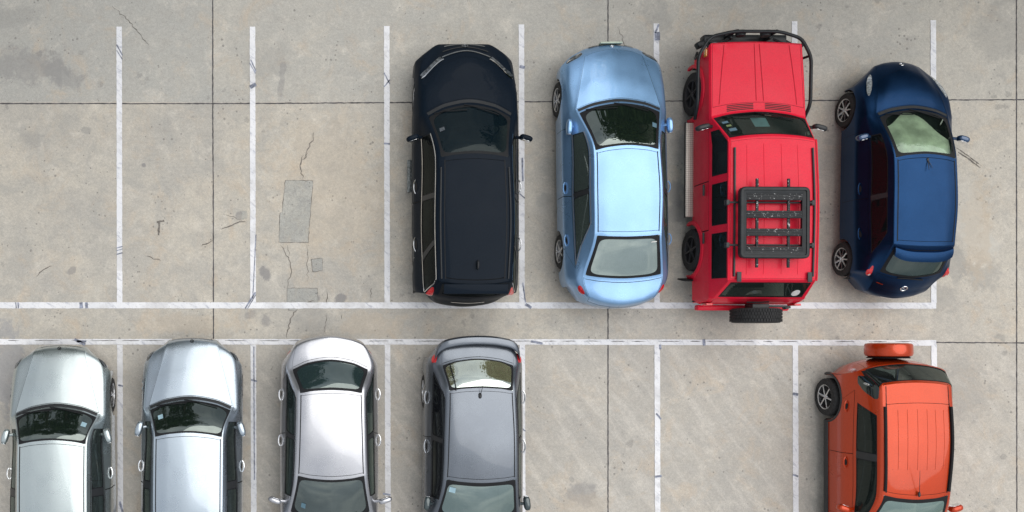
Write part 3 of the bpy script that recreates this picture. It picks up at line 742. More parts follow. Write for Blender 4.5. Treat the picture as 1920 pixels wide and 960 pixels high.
def car_blue():
    c = Car('saloon_car', 'pale metallic blue saloon parked left of the red off-roader, nose to the top', 'car', (1.68, 1.40), R(.9), saloon_secs(),
            paint('pale_blue_paint', (.225, .41, .67), .62, .30, .6, .04), [(1.46, .32), (-1.33, .32)], .325, .81, warp=side_warp(7.3, .95), ucrease=(4,), vcrease=(2,))
    gw = glass('green_tint_windscreen', (.008, .014, .011), .16, .10); gs = glass('green_grey_side_glass', (.045, .06, .055), .02, .2); gr = glass('silvery_rear_glass', (.12, .16, .15), .34, .06)
    bodywork(c, (4.10, 4.97, -1.90, 1.90), (5.04, 6.96, -1.80, 1.80), (7.06, 7.94, -1.86, 1.86), [(4.5, 5.92, 2.22, 2.9), (6.02, 7.12, 2.22, 2.9)],
             [(4.32, 5.97, 3.02, 5.6), (5.97, 7.28, 3.02, 5.6)], (2.06, 3.98, -1.97, 1.97), (8.06, 9.55, -1.95, 1.95), gw, gs, gr, chrome=simple('satin_trim', (.6, .6, .6), .3, .8))
    common(c, .81, 7); c.wipers()
    c.strip('cowl_panel', [(4.04, v) for v in np.linspace(-1.9, 1.9, 24)], .055, M['plastic'], .004)
    for sg in (1, -1):
        c.blob('headlight', 1.72, sg * 2.72, .24, .62, M['lampdark'], .004, 2.5, 0, .012); c.strip('headlight_trim', [(1.62 + .2 * t, sg * (2.2 + 1.0 * t)) for t in np.linspace(0, 1, 10)], .026, M['chrome'], .014)
        c.blob('tail_light', 8.86, sg * 2.70, .42, .36, M['red'], .005, 2.2, -.25, .018)
    c.strip('grille', [(1.35, v) for v in np.linspace(-1.6, 1.6, 20)], .05, M['plastic'], .01); badge(c, 1.72, .035)
    mb = MB(); mb.box((0, 2.405, .60), (.40, .03, .13), 0, 0, .008); mb.build('number_plate', simple('plate_green_white', (.45, .52, .42), .4), c.root, False)
    c.strip('boot_trim', [(9.62, v) for v in np.linspace(-1.3, 1.3, 20)], .02, M['chrome'], .012)
    c.mirror(.89, .82, .99, (.05, .14, .07), -.05); c.handle(5.75, 3.55, c.paint); c.handle(6.98, 3.55, c.paint); c.seats(.2, M['seat'], bench=-.7)
    c.sticker(4.45, 1.62, .05, .04, M['bluetag']); c.sticker(7.2, 1.45, .008, .05, M['white'])
    return c

# ================= silver saloons
def car_silver(name, label, loc, pmat, rz=0.0, tag_v=1.5, seat='seat_l'):
    S = saloon_secs(.46, .915, .585, -.46, -.07, hoodw=.755)
    S[1] = V(2.41, -.04, -.50, .50, .43, .52, .70, .56, .84, .52, .82, .22); S[2] = V(2.37, -.07, -.44, .72, .45, .73, .76, .66, .88, .55, .87, .22)
    S[4] = V(1.37, -.19, -.24, .985, .755, .955, .84, .91, .915, .66, .90, .23); S[3] = V(1.86, -.14, -.30, .89, .61, .865, .82, .79, .91, .6, .89, .22)
    S[5] = V(.74, -.08, -.12, 1.375, .60, 1.335, .80, .93, .915, .68, .90, .25)
    c = Car('saloon_car', label, 'car', loc, rz, S, pmat, [(1.48, .32), (-1.38, .32)], .325, .815, warp=side_warp(7.3, .9), ucrease=(4,), vcrease=(2,), group=None)
    gw = glass('windscreen_glass', (.008, .013, .011), .16, .08); gs = glass('smoked_side_glass', (.02, .026, .026), .03, .3)
    bodywork(c, (4.12, 4.97, -1.93, 1.93), (5.04, 6.96, -1.84, 1.84), (7.06, 7.94, -1.86, 1.86), [(4.5, 5.72, 2.26, 2.9), (5.82, 7.12, 2.26, 2.9)],
             [(4.32, 5.76, 3.02, 5.6), (5.76, 7.28, 3.02, 5.6)], (2.03, 3.98, -1.98, 1.98), (8.06, 9.55, -1.95, 1.95), gw, gs, gw, chrome=M['plastic'], frit=(.03, .025))
    common(c, .785, 7); c.wipers()
    c.strip('cowl_panel', [(4.04, v) for v in np.linspace(-1.9, 1.9, 24)], .06, M['plastic'], .004)
    for sg in (1, -1):
        c.blob('headlight', 1.92, sg * 3.05, .42, .38, M['lampdark'], .004, 2.3, 0, .016); c.strip('headlight_trim', [(1.66 + .5 * t, sg * (2.75 + .62 * t)) for t in np.linspace(0, 1, 10)], .022, M['chrome'], .022)
        c.blob('tail_light', 8.86, sg * 2.70, .42, .36, M['red'], .005, 2.2, -.25, .018)
    c.strip('grille', [(1.35, v) for v in np.linspace(-1.7, 1.7, 20)], .07, M['chrome'], .01); badge(c, 2.13, .03, mat=M['rubber'])
    c.mirror(.905, .80, 1.0, (.065, .135, .07), -.28); c.handle(5.52, 3.7); c.handle(6.85, 3.7); c.seats(.2, M[seat], bench=-.7)
    c.sticker(4.46, tag_v, .045, .045, M['paper'])
    mb = MB(); mb.box((.36, 1.02, .93), (.30, .16, .02), .2, 0, .005); mb.build('dash_reflection_sheet', M['white' if tag_v > 0 else 'greentag'], c.root)  # added dash sheet standing in for a reflection in the windscreen
    return c

def car_white():
    S = saloon_secs(.55, .885, .575, -.45, -.15)
    S = [list(s_) for s_ in S]
    S[5] = V(.17, .0, -.05, 1.37, .60, 1.33, .80, .94, .885, .68, .87, .25); S[5] = V(.14, -.07, -.1, 1.37, .60, 1.33, .80, .94, .885, .68, .87, .25)
    S[4] = V(1.05, -.2, -.24, 1.0, .73, .97, .81, .92, .885, .66, .87, .23); S[6] = V(-.6, 0, 0, 1.435, .575, 1.38, .79, .95, .885, .68, .87, .25)
    S[7] = V(-1.36, .05, .04, 1.375, .56, 1.33, .775, .97, .875, .68, .86, .25); S[8] = V(-1.94, .18, .16, 1.09, .68, 1.05, .77, .99, .865, .68, .85, .25)
    S[9] = V(-2.32, .15, .40, 1.01, .60, .98, .72, .90, .81, .66, .80, .25); S[10] = V(-2.35, .12, .42, .64, .58, .64, .70, .62, .79, .55, .78, .24); S[11] = V(-2.31, .12, .44, .24, .56, .24, .70, .24, .76, .24, .76, .22)
    c = Car('saloon_car', 'bright silver saloon backed in, rear to the top, with a sky-lit rear window', 'car', (-3.46, -3.83), math.pi, S,
            paint('bright_silver_paint', (.46, .47, .505), .85, .28, 1.0, .03), [(1.36, .32), (-1.28, .32)], .32, .75, warp=side_warp(7.25, .85), ucrease=(4,))
    gw = glass('grey_windscreen_glass', (.03, .04, .04), .14, .12); gs = glass('smoked_glass', (.02, .03, .03), .03, .2); gr = glass('teal_rear_glass', (.02, .035, .038), .12, .10)
    bodywork(c, (4.10, 4.97, -1.90, 1.90), (5.04, 6.97, -1.84, 1.84), (7.05, 7.95, -1.90, 1.90), [(4.45, 5.92, 2.26, 2.9), (6.02, 7.2, 2.26, 2.9)],
             [(4.32, 5.97, 3.02, 5.6), (5.97, 7.25, 3.02, 5.6)], (2.06, 3.98, -1.97, 1.97), (8.03, 9.55, -1.97, 1.97), gw, gs, gr, chrome=M['rubber'], frit_r=(.045, .07))
    common(c, .75, 6); c.wipers(sgn=-1)
    for sg in (1, -1):
        c.blob('headlight', 1.95, sg * 2.7, .5, .38, M['lamp'], .004, 2.4, 0, .014); c.blob('tail_light', 9.45, sg * 3.12, .42, .36, M['red'], .004, 2.2, -.2, .012)
    c.mirror(.98, .58, 1.0, (.12, .05, .07), -.35 + .7); c.handle(5.78, 3.7); c.handle(6.92, 3.7); c.seats(.0, M['seat'], bench=-.9)
    c.sticker(4.35, 1.3, .05, .04, M['bluetag'])
    mb = MB(); mb.box((0, .02, 1.30), (.24, .03, .07), 0, .3, .012); mb.build('rear_view_mirror', M['plastic'], c.root)
    return c

def car_grey():
    S = saloon_secs(.55, .885, .60, -.45, -.15)
    S[4] = V(1.12, -.2, -.24, 1.0, .73, .97, .81, .92, .885, .66, .87, .23); S[5] = V(.22, -.06, -.1, 1.385, .62, 1.345, .80, .94, .885, .68, .87, .25)
    S[6] = V(-.6, 0, 0, 1.455, .60, 1.40, .80, .96, .885, .68, .87, .25); S[7] = V(-1.37, .05, .04, 1.40, .575, 1.355, .785, .99, .875, .68, .86, .25)
    S[8] = V(-1.92, .12, .14, 1.12, .64, 1.08, .765, 1.0, .865, .70, .85, .25); S[9] = V(-2.20, .10, .30, 1.03, .62, 1.01, .72, .94, .83, .70, .82, .25)
    S[10] = V(-2.27, .10, .36, .64, .58, .64, .70, .62, .80, .55, .79, .24); S[11] = V(-2.22, .10, .38, .24, .56, .24, .70, .24, .77, .24, .77, .22)
    c = Car('hatchback_car', 'dark grey metallic liftback with a boot spoiler and roof whip antenna, rear to the top', 'car', (-.86, -3.80), math.pi, S,
            paint('graphite_paint', (.15, .17, .20), .75, .28, .5, .03), [(1.36, .32), (-1.28, .32)], .32, .75, warp=side_warp(7.2, .85), ucrease=(4,))
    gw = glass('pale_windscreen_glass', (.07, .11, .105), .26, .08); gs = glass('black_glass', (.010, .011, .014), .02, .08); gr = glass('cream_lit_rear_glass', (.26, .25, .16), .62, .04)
    bodywork(c, (4.10, 4.97, -1.90, 1.90), (5.04, 6.97, -1.84, 1.84), (7.05, 7.95, -1.90, 1.90), [(4.45, 5.80, 2.24, 2.9), (5.90, 7.15, 2.24, 2.9)],
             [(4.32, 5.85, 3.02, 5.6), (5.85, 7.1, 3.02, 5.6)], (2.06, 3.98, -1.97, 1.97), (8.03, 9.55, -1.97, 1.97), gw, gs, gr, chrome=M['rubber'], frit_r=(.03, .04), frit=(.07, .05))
    common(c, .75, 6); c.wipers(sgn=-1)
    c.bar('wiper', [(7.93 - .9 * t, 1.45 + .0 * t) for t in np.linspace(0, 1, 8)], .010, M['rubber'], .016)
    mb = MB(); pts = [(-.75, -1.93, 1.05), (-.71, -2.06, 1.13), (-.58, -2.15, 1.18), (-.3, -2.205, 1.21), (0, -2.22, 1.22), (.3, -2.205, 1.21), (.58, -2.15, 1.18), (.71, -2.06, 1.13), (.75, -1.93, 1.05)]
    vs_, fs = [], []; P = round_path(pts, .2, 5); n = len(P)
    for i, p in enumerate(P):
        for (dy, dz) in ((.065, -.02), (.05, .004), (0, .018), (-.06, .006), (-.09, -.05), (-.03, -.09)): vs_.append((p.x, p.y + dy, p.z + dz))
    for i in range(n - 1):
        for k in range(6): fs.append((i * 6 + k, i * 6 + (k + 1) % 6, i * 6 + 6 + (k + 1) % 6, i * 6 + 6 + k))
    fs += [tuple(range(6)), tuple((n - 1) * 6 + k for k in range(6))]
    mb.add(vs_, fs); mb.build('boot_spoiler', c.paint, c.root)
    for sg in (1, -1):
        c.blob('headlight', 1.95, sg * 2.7, .5, .38, M['lamp'], .004, 2.4, 0, .014); c.blob('tail_light', 8.40, sg * 2.98, .52, .34, M['red'], .008, 2.4, .0, .03)
    c.mirror(.885, .66, 1.0, (.06, .13, .075), .12, simple('dark_mirror_shell', (.04, .06, .065), .2, .4, 1.0)); c.handle(5.62, 3.55, M['chrome'], .23); c.handle(6.72, 3.55, M['chrome'], .23); c.seats(.05, M['seat'], bench=-.9)
    mb = MB(); mb.ellip((.03, -1.27, 1.425), (.028, .05, .022)); mb.tube([(.03, -1.27, 1.44), (.0, -1.52, 1.60)], .006, 6, True, .004); mb.build('antenna', M['plastic'], c.root)
    c.sticker(4.86 - .1, 1.45, .05, .055, M['paper'])
    return c

# ================= dark blue hatchback
def car_navy():
    S = [V(2.08, -.12, -.42, .22, 0.383, .22, 0.593, .23, 0.708, .25, 0.708, .20),
         V(2.155, -.08, -.46, .50, 0.383, .50, 0.593, .54, 0.756, .50, 0.746, .22),
         V(1.95, -.20, -.36, .76, 0.478, .76, 0.689, .74, 0.799, .58, 0.785, .22),
         V(1.58, -.16, -.28, .92, 0.574, .90, 0.746, .86, 0.823, .64, 0.804, .22),
         V(1.25, -.15, -.20, 1.0, 0.636, .98, 0.746, .93, 0.833, .68, 0.813, .24),
         V(.28, -.07, -.10, 1.42, 0.541, 1.38, 0.727, .98, 0.837, .70, 0.823, .26),
         V(-.55, 0, 0, 1.48, 0.550, 1.42, 0.742, 1.0, 0.837, .70, 0.823, .26),
         V(-1.29, .03, .05, 1.45, 0.526, 1.39, 0.732, 1.03, 0.828, .72, 0.813, .26),
         V(-1.84, .12, .16, 1.02, 0.574, 1.0, 0.703, .98, 0.809, .72, 0.794, .26),
         V(-2.02, .12, .30, .82, 0.545, .82, 0.670, .78, 0.775, .62, 0.766, .26),
         V(-2.16, .12, .38, .58, 0.517, .58, 0.632, .56, 0.746, .52, 0.737, .24),
         V(-2.10, .12, .40, .24, 0.498, .24, 0.632, .24, 0.708, .24, 0.708, .22)]
    c = Car('hatchback_car', 'dark navy blue hatchback at the right end of the upper row', 'car', (6.83, 1.34), R(-1.2), S,
            paint('navy_paint', (.010, .036, .098), .85, .33, .04, .05, 0, .15), [(1.30, .315), (-1.44, .315)], .315, .72, warp=side_warp(7.2, .8), ucrease=(4, 7), vcrease=(2,))
    gw = glass('sky_lit_windscreen', (.004, .006, .006), .03, .62); gs = glass('black_glass_navy', (.006, .007, .008), .01, .05, .3); gr = glass('green_black_rear_glass', (.015, .03, .028), .10, .06)
    bodywork(c, (4.10, 4.97, -1.90, 1.90), (5.04, 6.90, -1.78, 1.78), (7.12, 7.92, -1.86, 1.86), [(4.42, 5.75, 2.25, 2.9), (5.85, 6.95, 2.25, 2.9)],
             [(4.30, 5.80, 3.02, 5.6), (5.80, 7.0, 3.02, 5.6)], (2.06, 3.98, -1.97, 1.97), (8.02, 9.3, -1.95, 1.95), gw, gs, gr, gap=.008)
    common(c, .715, 9); c.wipers(); c.strip('cowl_panel', [(4.04, v) for v in np.linspace(-1.9, 1.9, 24)], .06, M['plastic'], .004)
    for sg in (1, -1):
        c.blob('headlight', 2.10, sg * 2.66, .74, .24, M['lamp'], .004, 2.2, sg * .12, .014); c.blob('tail_light', 8.02, sg * 2.88, .55, .36, M['red'], .006, 2.3, .1, .02)
        c.blob('reverse_light', 8.18, sg * 2.84, .18, .16, M['redlight'], .026, 2.3, 0, .004)
    # curved spoiler over the rear window
    mb = MB(); vs_, fs = [], []; n = 19
    for i in range(n):
        t = i / (n - 1) * 2 - 1; x = t * .50; y0 = -1.40 + (.08 * abs(t) ** 3); y1 = -1.565 + .10 * abs(t) ** 4
        for (y, z) in ((y0 + .03, 1.40), (y0, 1.436), ((y0 + y1) / 2, 1.436), (y1, 1.405), (y1 + .01, 1.39)): vs_.append((x, y, z - .03 * t * t))
    for i in range(n - 1):
        for k in range(5): fs.append((i * 5 + k, i * 5 + (k + 1) % 5, i * 5 + 5 + (k + 1) % 5, i * 5 + 5 + k))
    fs += [tuple(range(5)), tuple((n - 1) * 5 + k for k in range(5))]; mb.add(vs_, fs); mb.build('roof_spoiler', c.paint, c.root)
    c.bar('wiper', [(7.97, -.7), (7.93, -.2), (7.98, .35), (8.05, .7)], .011, M['rubber'], .018)
    badge(c, 8.8, .055); badge(c, 1.6, .035); c.strip('nameplate', [(8.75, v) for v in (-1.75, -1.3)], .022, M['chrome'], .008); c.strip('number_plate', [(9.9, v) for v in np.linspace(-.9, .3, 8)], .03, M['white'], .008)
    c.mirror(.89, .66, 1.02, (.105, .055, .075), .30, simple('navy_mirror_shell', (.02, .06, .14), .2, .3, 1.0)); c.handle(5.55, 3.5, c.paint); c.handle(6.6, 3.5, c.paint); c.seats(.1, bench=-.75)
    # added wavy sheet under the windscreen, coloured as the bright sky reflected in it
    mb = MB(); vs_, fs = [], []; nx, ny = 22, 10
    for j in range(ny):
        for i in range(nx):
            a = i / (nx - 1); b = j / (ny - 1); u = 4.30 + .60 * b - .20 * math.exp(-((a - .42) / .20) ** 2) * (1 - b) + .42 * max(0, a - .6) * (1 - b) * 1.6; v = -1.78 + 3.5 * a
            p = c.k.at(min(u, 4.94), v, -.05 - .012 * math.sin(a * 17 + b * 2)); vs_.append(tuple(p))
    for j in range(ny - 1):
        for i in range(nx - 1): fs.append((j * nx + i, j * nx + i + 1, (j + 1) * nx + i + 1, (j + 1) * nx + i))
    mb.add(vs_, fs); mb.build('sky_reflection_sheet', simple('sky_reflection_cream', (.95, .84, .68), .35, .1, var=.30, vs_=3.5), c.root)
    mb = MB(); mb.tube([(0, .20, 1.435), (-.02, .02, 1.50)], .008, 6, True, .004); mb.tube([(0, .20, 1.435), (.07, .06, 1.46)], .006, 6, True, .003); mb.ellip((0, .205, 1.43), (.02, .03, .015)); mb.build('antenna', M['plastic'], c.root)
    return c

# ================= red off-roader
def car_red():
    S = [V(2.18, -.02, -.06, .46, .60, .46, .78, .47, .80, .5, .80, .42),
         V(2.24, -.02, -.08, .62, .66, .62, .80, .64, .82, .62, .82, .44),
         V(2.27, -.03, -.10, 1.06, .80, 1.05, .825, 1.02, .835, .82, .83, .44),
         V(1.70, -.03, -.05, 1.11, .815, 1.09, .84, 1.06, .85, .82, .84, .44),
         V(1.02, -.12, -.12, 1.17, .83, 1.14, .85, 1.10, .86, .84, .85, .44),
         V(.46, -.06, -.06, 1.68, .73, 1.65, .85, 1.12, .86, .84, .85, .44),
         V(-.75, 0, 0, 1.73, .75, 1.69, .85, 1.12, .86, .84, .85, .44),
         V(-1.98, 0, .02, 1.70, .74, 1.665, .85, 1.12, .86, .84, .85, .44),
         V(-2.28, 0, .02, 1.18, .80, 1.17, .845, 1.12, .855, .84, .85, .44),
         V(-2.34, 0, .03, .95, .80, .95, .835, .95, .85, .80, .845, .46),
         V(-2.36, 0, .03, .62, .78, .62, .82, .62, .84, .60, .84, .46),
         V(-2.30, 0, .03, .46, .76, .46, .80, .46, .82, .48, .82, .44)]
    pm = paint('red_paint', (.74, .008, .038), .0, .42, .14, .06, .03, .2)
    c = Car('off_roader', 'red boxy off-roader with bull bar, roof basket and spare wheel on its tailgate', 'car', (4.05, 1.43), R(-.3), S,
            pm, [(1.50, .39), (-1.36, .39)], .39, .76, .47, vcrease=(2, 3), ucrease=(2, 4, 5, 7, 8))
    gw = glass('offroader_windscreen', (.006, .008, .008), .0, .60); gs = glass('offroader_side_glass', (.010, .014, .013), .02, .25, .3); gr = glass('offroader_rear_glass', (.012, .018, .016), .02, .12)
    bodywork(c, (4.04, 4.90, -1.93, 1.93), (5.02, 6.98, -1.96, 1.96), (7.12, 7.90, -1.82, 1.82), [(4.5, 5.48, 2.12, 2.86), (5.60, 6.22, 2.12, 2.86), (6.33, 6.97, 2.12, 2.86)],
             [(4.20, 5.54, 3.04, 5.7), (5.54, 6.28, 3.04, 5.7)], (2.04, 3.78, -1.93, 1.93), (8.04, 9.6, -1.9, 1.9), gw, gs, gr, roofstrip=False, pillars=False, frit=(.03, .03), frit_r=(.02, .02), gap=.010, fb=.5, rb=10.5)
    common(c, .77, 6, M['darkrim']); c.wipers(u=4.08, rise=.18)
    # hood crease shade painted as darker red strips, roof ribs, cowl louvres
    for v0, v1 in ((-1.35, -1.62), (-.10, -.10), (.10, .18), (1.35, 1.58)):
        c.strip('hood_crease', [(u, v0 + (v1 - v0) * (u - 2.08) / 1.66) for u in np.linspace(2.08, 3.74, 12)][::-1], .012, simple('crease_shade_red', (.42, .004, .02), .6, spec=.2), .004)
    for v in (-1.15, -.42, .30, 1.0):
        mb = MB(); P, N = c.k.eval(np.linspace(5.10, 6.92, 16), [v] * 16, -.001); mb.tube([tuple(p) for p in P], .008, 6); mb.build('roof_rib', c.paint, c.root)
    for sg in (-1, 1):
        for k in range(4):
            c.strip('cowl_vent', [(3.815 + .042 * k, sg * (.22 + 1.05 * t)) for t in np.linspace(0, 1, 10)], .016, M['dark'], .004)
        for u in (3.60, 3.75, 3.90): pass
        c.bar('drip_rail', [(u, sg * 2.02) for u in np.linspace(4.95, 7.02, 24)], .014, c.paint, .012)
        P, N = c.k.eval(np.linspace(5.12, 6.95, 20), [sg * 1.78] * 20, .018); mb = MB()
        mb.tube([tuple(p) for p in P], .020, 6); mb.build('roof_rail', M['plastic'], c.root)
        mb = MB(); mb.box((sg * .60, -1.93, 1.72), (.075, .17, .025), 0, 0, .006); mb.build('tailgate_hinge', M['plastic'], c.root)
        # wheel flares
        for (yw, zw) in c.wheels:
            mb = MB(); vs_, fs = [], []; n = 22
            for k in range(n + 1):
                t = math.pi * k / n * 1.16 - .25
                for (x, rr) in ((.835, .54), (.87, .525), (.888, .49), (.885, .465), (.835, .465)): vs_.append((sg * x, yw + rr * math.cos(t), zw + rr * math.sin(t)))
            for k in range(n):
                for q in range(4): fs.append((k * 5 + q, k * 5 + q + 1, k * 5 + q + 6, k * 5 + q + 5))
            mb.add(vs_, fs); mb.build('wheel_flare', c.paint, c.root)
        mb = MB(); mb.box((sg * .90, -1.90, .34), (.24, .03, .30), 0, .15, .008); mb.build('mud_flap', M['rubber'], c.root)
        # door handles
        for y in (-.35, -1.20):
            mb = MB(); mb.box((sg * .885, y, .98), (.03, .20, .04), 0, 0, .01); mb.build('door_handle', M['plastic'], c.root)
        mb = MB(); mb.box((sg * .62, 2.27, .84), (.20, .05, .17), 0, 0, .02); mb.build('headlight', M['lamp'], c.root)
        mb = MB(); mb.box((sg * .83, 2.10, .92), (.05, .14, .10), 0, 0, .015); mb.build('indicator', M['amber'], c.root)
        mb = MB(); mb.box((sg * .78, -2.37, .88), (.12, .04, .26), 0, 0, .012); mb.build('tail_light', M['red'], c.root)
    # running board with chequered tread
    t = NT('tread_plate'); v = t.coords(scale=(40, 40, 1), rot=(0, 0, R(45))); ck = t.n('TexChecker'); t.l(v, ck.inputs[0]); ck.inputs['Scale'].default_value = 1.0
    cc = t.mix(ck.outputs['Fac'], (.36, .34, .30), (.55, .53, .48)); t.l(cc, t.b.inputs['Base Color']); t.set(Metallic=.6, Roughness=.45); t.bump(ck.outputs['Fac'], .004, .6)
    for sg in (-1, 1):
        mb = MB(); mb.box((sg * .90, .10, .45), (.18, 1.72, .035), 0, 0, .012); mb.build('running_board', t.m, c.root)
        mb = MB(); mb.box((sg * .992, .10, .44), (.014, 1.75, .05), 0, 0, .004); mb.build('board_edge', M['steel'], c.root)
    # steel bumper and bull bar
    mb = MB(); mb.box((0, 2.44, .56), (1.50, .16, .20), 0, 0, .03)
    for sg in (-1, 1): mb.box((sg * .76, 2.37, .56), (.20, .12, .16), -sg * .5, 0, .03)
    for sg in (-1, 1): mb.box((sg * .35, 2.45, .72), (.05, .14, .30), 0, 0, .01)
    mb.build('steel_bumper', M['steel'], c.root)
    mb = MB()
    loop = round_path([(-.97, .95, .80), (-1.0, 1.18, .98), (-1.0, 2.02, 1.0), (-.80, 2.36, 1.02), (-.40, 2.44, 1.08), (.40, 2.44, 1.08), (.82, 2.34, 1.02), (1.0, 2.02, 1.0), (1.0, 1.18, .98), (.97, .95, .80)], .12, 5)
    mb.tube(loop, .030, 10)
    for sg in (-1, 1):
        mb.tube(round_path([(sg * .36, 2.46, .62), (sg * .36, 2.46, 1.0), (sg * .34, 2.44, 1.09)], .05), .034, 8)
        mb.tube(round_path([(sg * .84, 2.33, 1.01), (sg * .85, 2.20, 1.00), (sg * .74, 2.16, .96), (sg * .40, 2.38, .84)], .06), .022, 8)
        mb.tube(round_path([(sg * .98, 2.04, .98), (sg * .93, 2.05, .70), (sg * .85, 2.2, .6)], .06), .024, 8)
    mb.build('bull_bar', M['steel'], c.root)
    for x in (-.22, .22):
        mb = MB(); mb.lathe_x([(0, 0), (0.0, .08), (.09, .095), (.10, .0)], (0, 0, 0), 24)
        mb.v = [(x + q[1] * 1.0, 2.40 + q[0], .93 + q[2]) for q in mb.v]; mb.build('driving_light', M['plastic'], c.root)
    # tailgate-hung spare
    mb = MB(); r = .41
    mb.lathe_x([(-.12, .24), (-.13, .34), (-.125, .385), (-.10, .405), (-.04, .41), (.04, .41), (.10, .405), (.125, .385), (.13, .34), (.12, .24)], (0, 0, 0), 56)
    pts = [(-q[1] + .03, -2.57 + q[0], 1.02 + q[2]) for q in mb.v]; mb.v = pts
    for k in range(56):
        a = 2 * math.pi * k / 56
        for j, x in enumerate((-.085, -.03, .03, .085)):
            aa = a + (j % 2) * math.pi / 56; p = (.03 + .412 * math.cos(aa), -2.57 + x, 1.02 + .412 * math.sin(aa))
            mb.box(p, (.022, .045, .030), 0, 0, 0, -aa + math.pi / 2 if False else -aa)
    sp = mb.build('spare_wheel', M['tyre'], c.root)
    mb = MB(); mb.box((.05, -2.42, 1.02), (.30, .12, .30), 0, 0, .02); mb.box((.35, -2.40, .98), (.5, .04, .07), 0, 0, .01); mb.box((.62, -2.42, .93), (.10, .05, .12), .3, 0, .01); mb.build('spare_carrier', M['plastic'], c.root)
    mb = MB(); mb.tube([(.16, -2.33, 1.22), (.02, -2.34, 1.24), (-.22, -2.34, 1.20)], .012, 8); mb.build('wiper', M['rubber'], c.root)
    mb = MB(); mb.box((0, -2.42, .55), (1.66, .10, .16), 0, 0, .03); mb.build('steel_rear_bumper', c.paint, c.root)
    c.blob('sticker', 7.68, 1.38, .16, .20, M['white'], .004, 2.0, 0, .001)
    # roof basket
    bx, by, bz = -.10, -1.03, 1.89; basket = bpy.data.objects.new('roof_basket', None); COL.objects.link(basket); basket.parent = c.root; basket.location = (bx, by, bz)
    sp_ = NT('chipped_black_powder'); v = sp_.coords(); f = sp_.ramp(sp_.noise(v, 24, 5, .8), .60, .63); cc = sp_.mix(f, (.016, .018, .021), (.55, .55, .55)); sp_.l(cc, sp_.b.inputs['Base Color']); sp_.set(Roughness=.5, Specular_IOR_Level=.3); chip = sp_.m
    W, H = .585, .60; ring_ = round_path([(0, H, 0), (W, H, 0), (W, -H, 0), (-W, -H, 0), (-W, H, 0), (0, H, 0)], .10, 6)
    mb = MB(); vs_, fs = [], []; prof = [(.0, -.045), (.0, .035), (-.015, .048), (-.055, .048), (-.060, .03), (-.095, .022), (-.118, .015), (-.118, -.045)]
    n = len(ring_) - 1
    for i in range(n):
        p = ring_[i]; a, b = ring_[(i - 1) % n], ring_[(i + 1) % n]; d = (b - a).normalized(); nn = Vector((-d.y, d.x, 0))
        for (q, z) in prof: vs_.append(p + nn * q + Vector((0, 0, z)))
    k_ = len(prof)
    for i in range(n):
        for q in range(k_): fs.append((i * k_ + q, i * k_ + (q + 1) % k_, ((i + 1) % n) * k_ + (q + 1) % k_, ((i + 1) % n) * k_ + q))
    mb.add(vs_, fs); mb.build('basket_frame', M['steel'], basket)
    for y in (.44, .14, -.16, -.46):
        mb = MB(); mb.box((0, y, -.005), (.94, .125, .035), 0, 0, .006)
        for dy in (-.04, 0, .04): mb.box((0, y + dy, .016), (.92, .016, .012), 0, 0, .002)
        mb.build('basket_slat', chip, basket)
    for x in (-.265, .265):
        mb = MB(); mb.box((x, 0, -.045), (.045, 1.50, .035), 0, 0, .008); mb.build('basket_runner', chip, basket)
    for y in (.35, -.37):
        mb = MB(); mb.tube([(-.74, y, -.075), (.70, y, -.075)], .017, 8)
        for x in (-.74, .70): mb.box((x, y, -.11), (.06, .09, .10), 0, 0, .012)
        mb.build('crossbar', M['plastic'], basket)
    c.mirror(1.02, .71, 1.24, (.125, .05, .085), .28, M['plastic']); c.seats(.1, M['seat'], bench=-.9, z=.85)
    mb = MB(); P, N = c.k.eval([4.18, 4.18, 4.52, 4.52], [-.42, .18, .18, -.42], -.05); mb.add([tuple(p) for p in P], [(0, 1, 2, 3)]); mb.build('paper_sheet', M['paper'], c.root, False)
    c.sticker(4.30, -1.60, .03, .05, M['bluetag']); c.sticker(4.45, -1.55, .025, .04, M['greentag']); c.sticker(4.62, -1.50, .04, .06, M['bluetag'])
    for x in (-.35, .35): pass
    return c

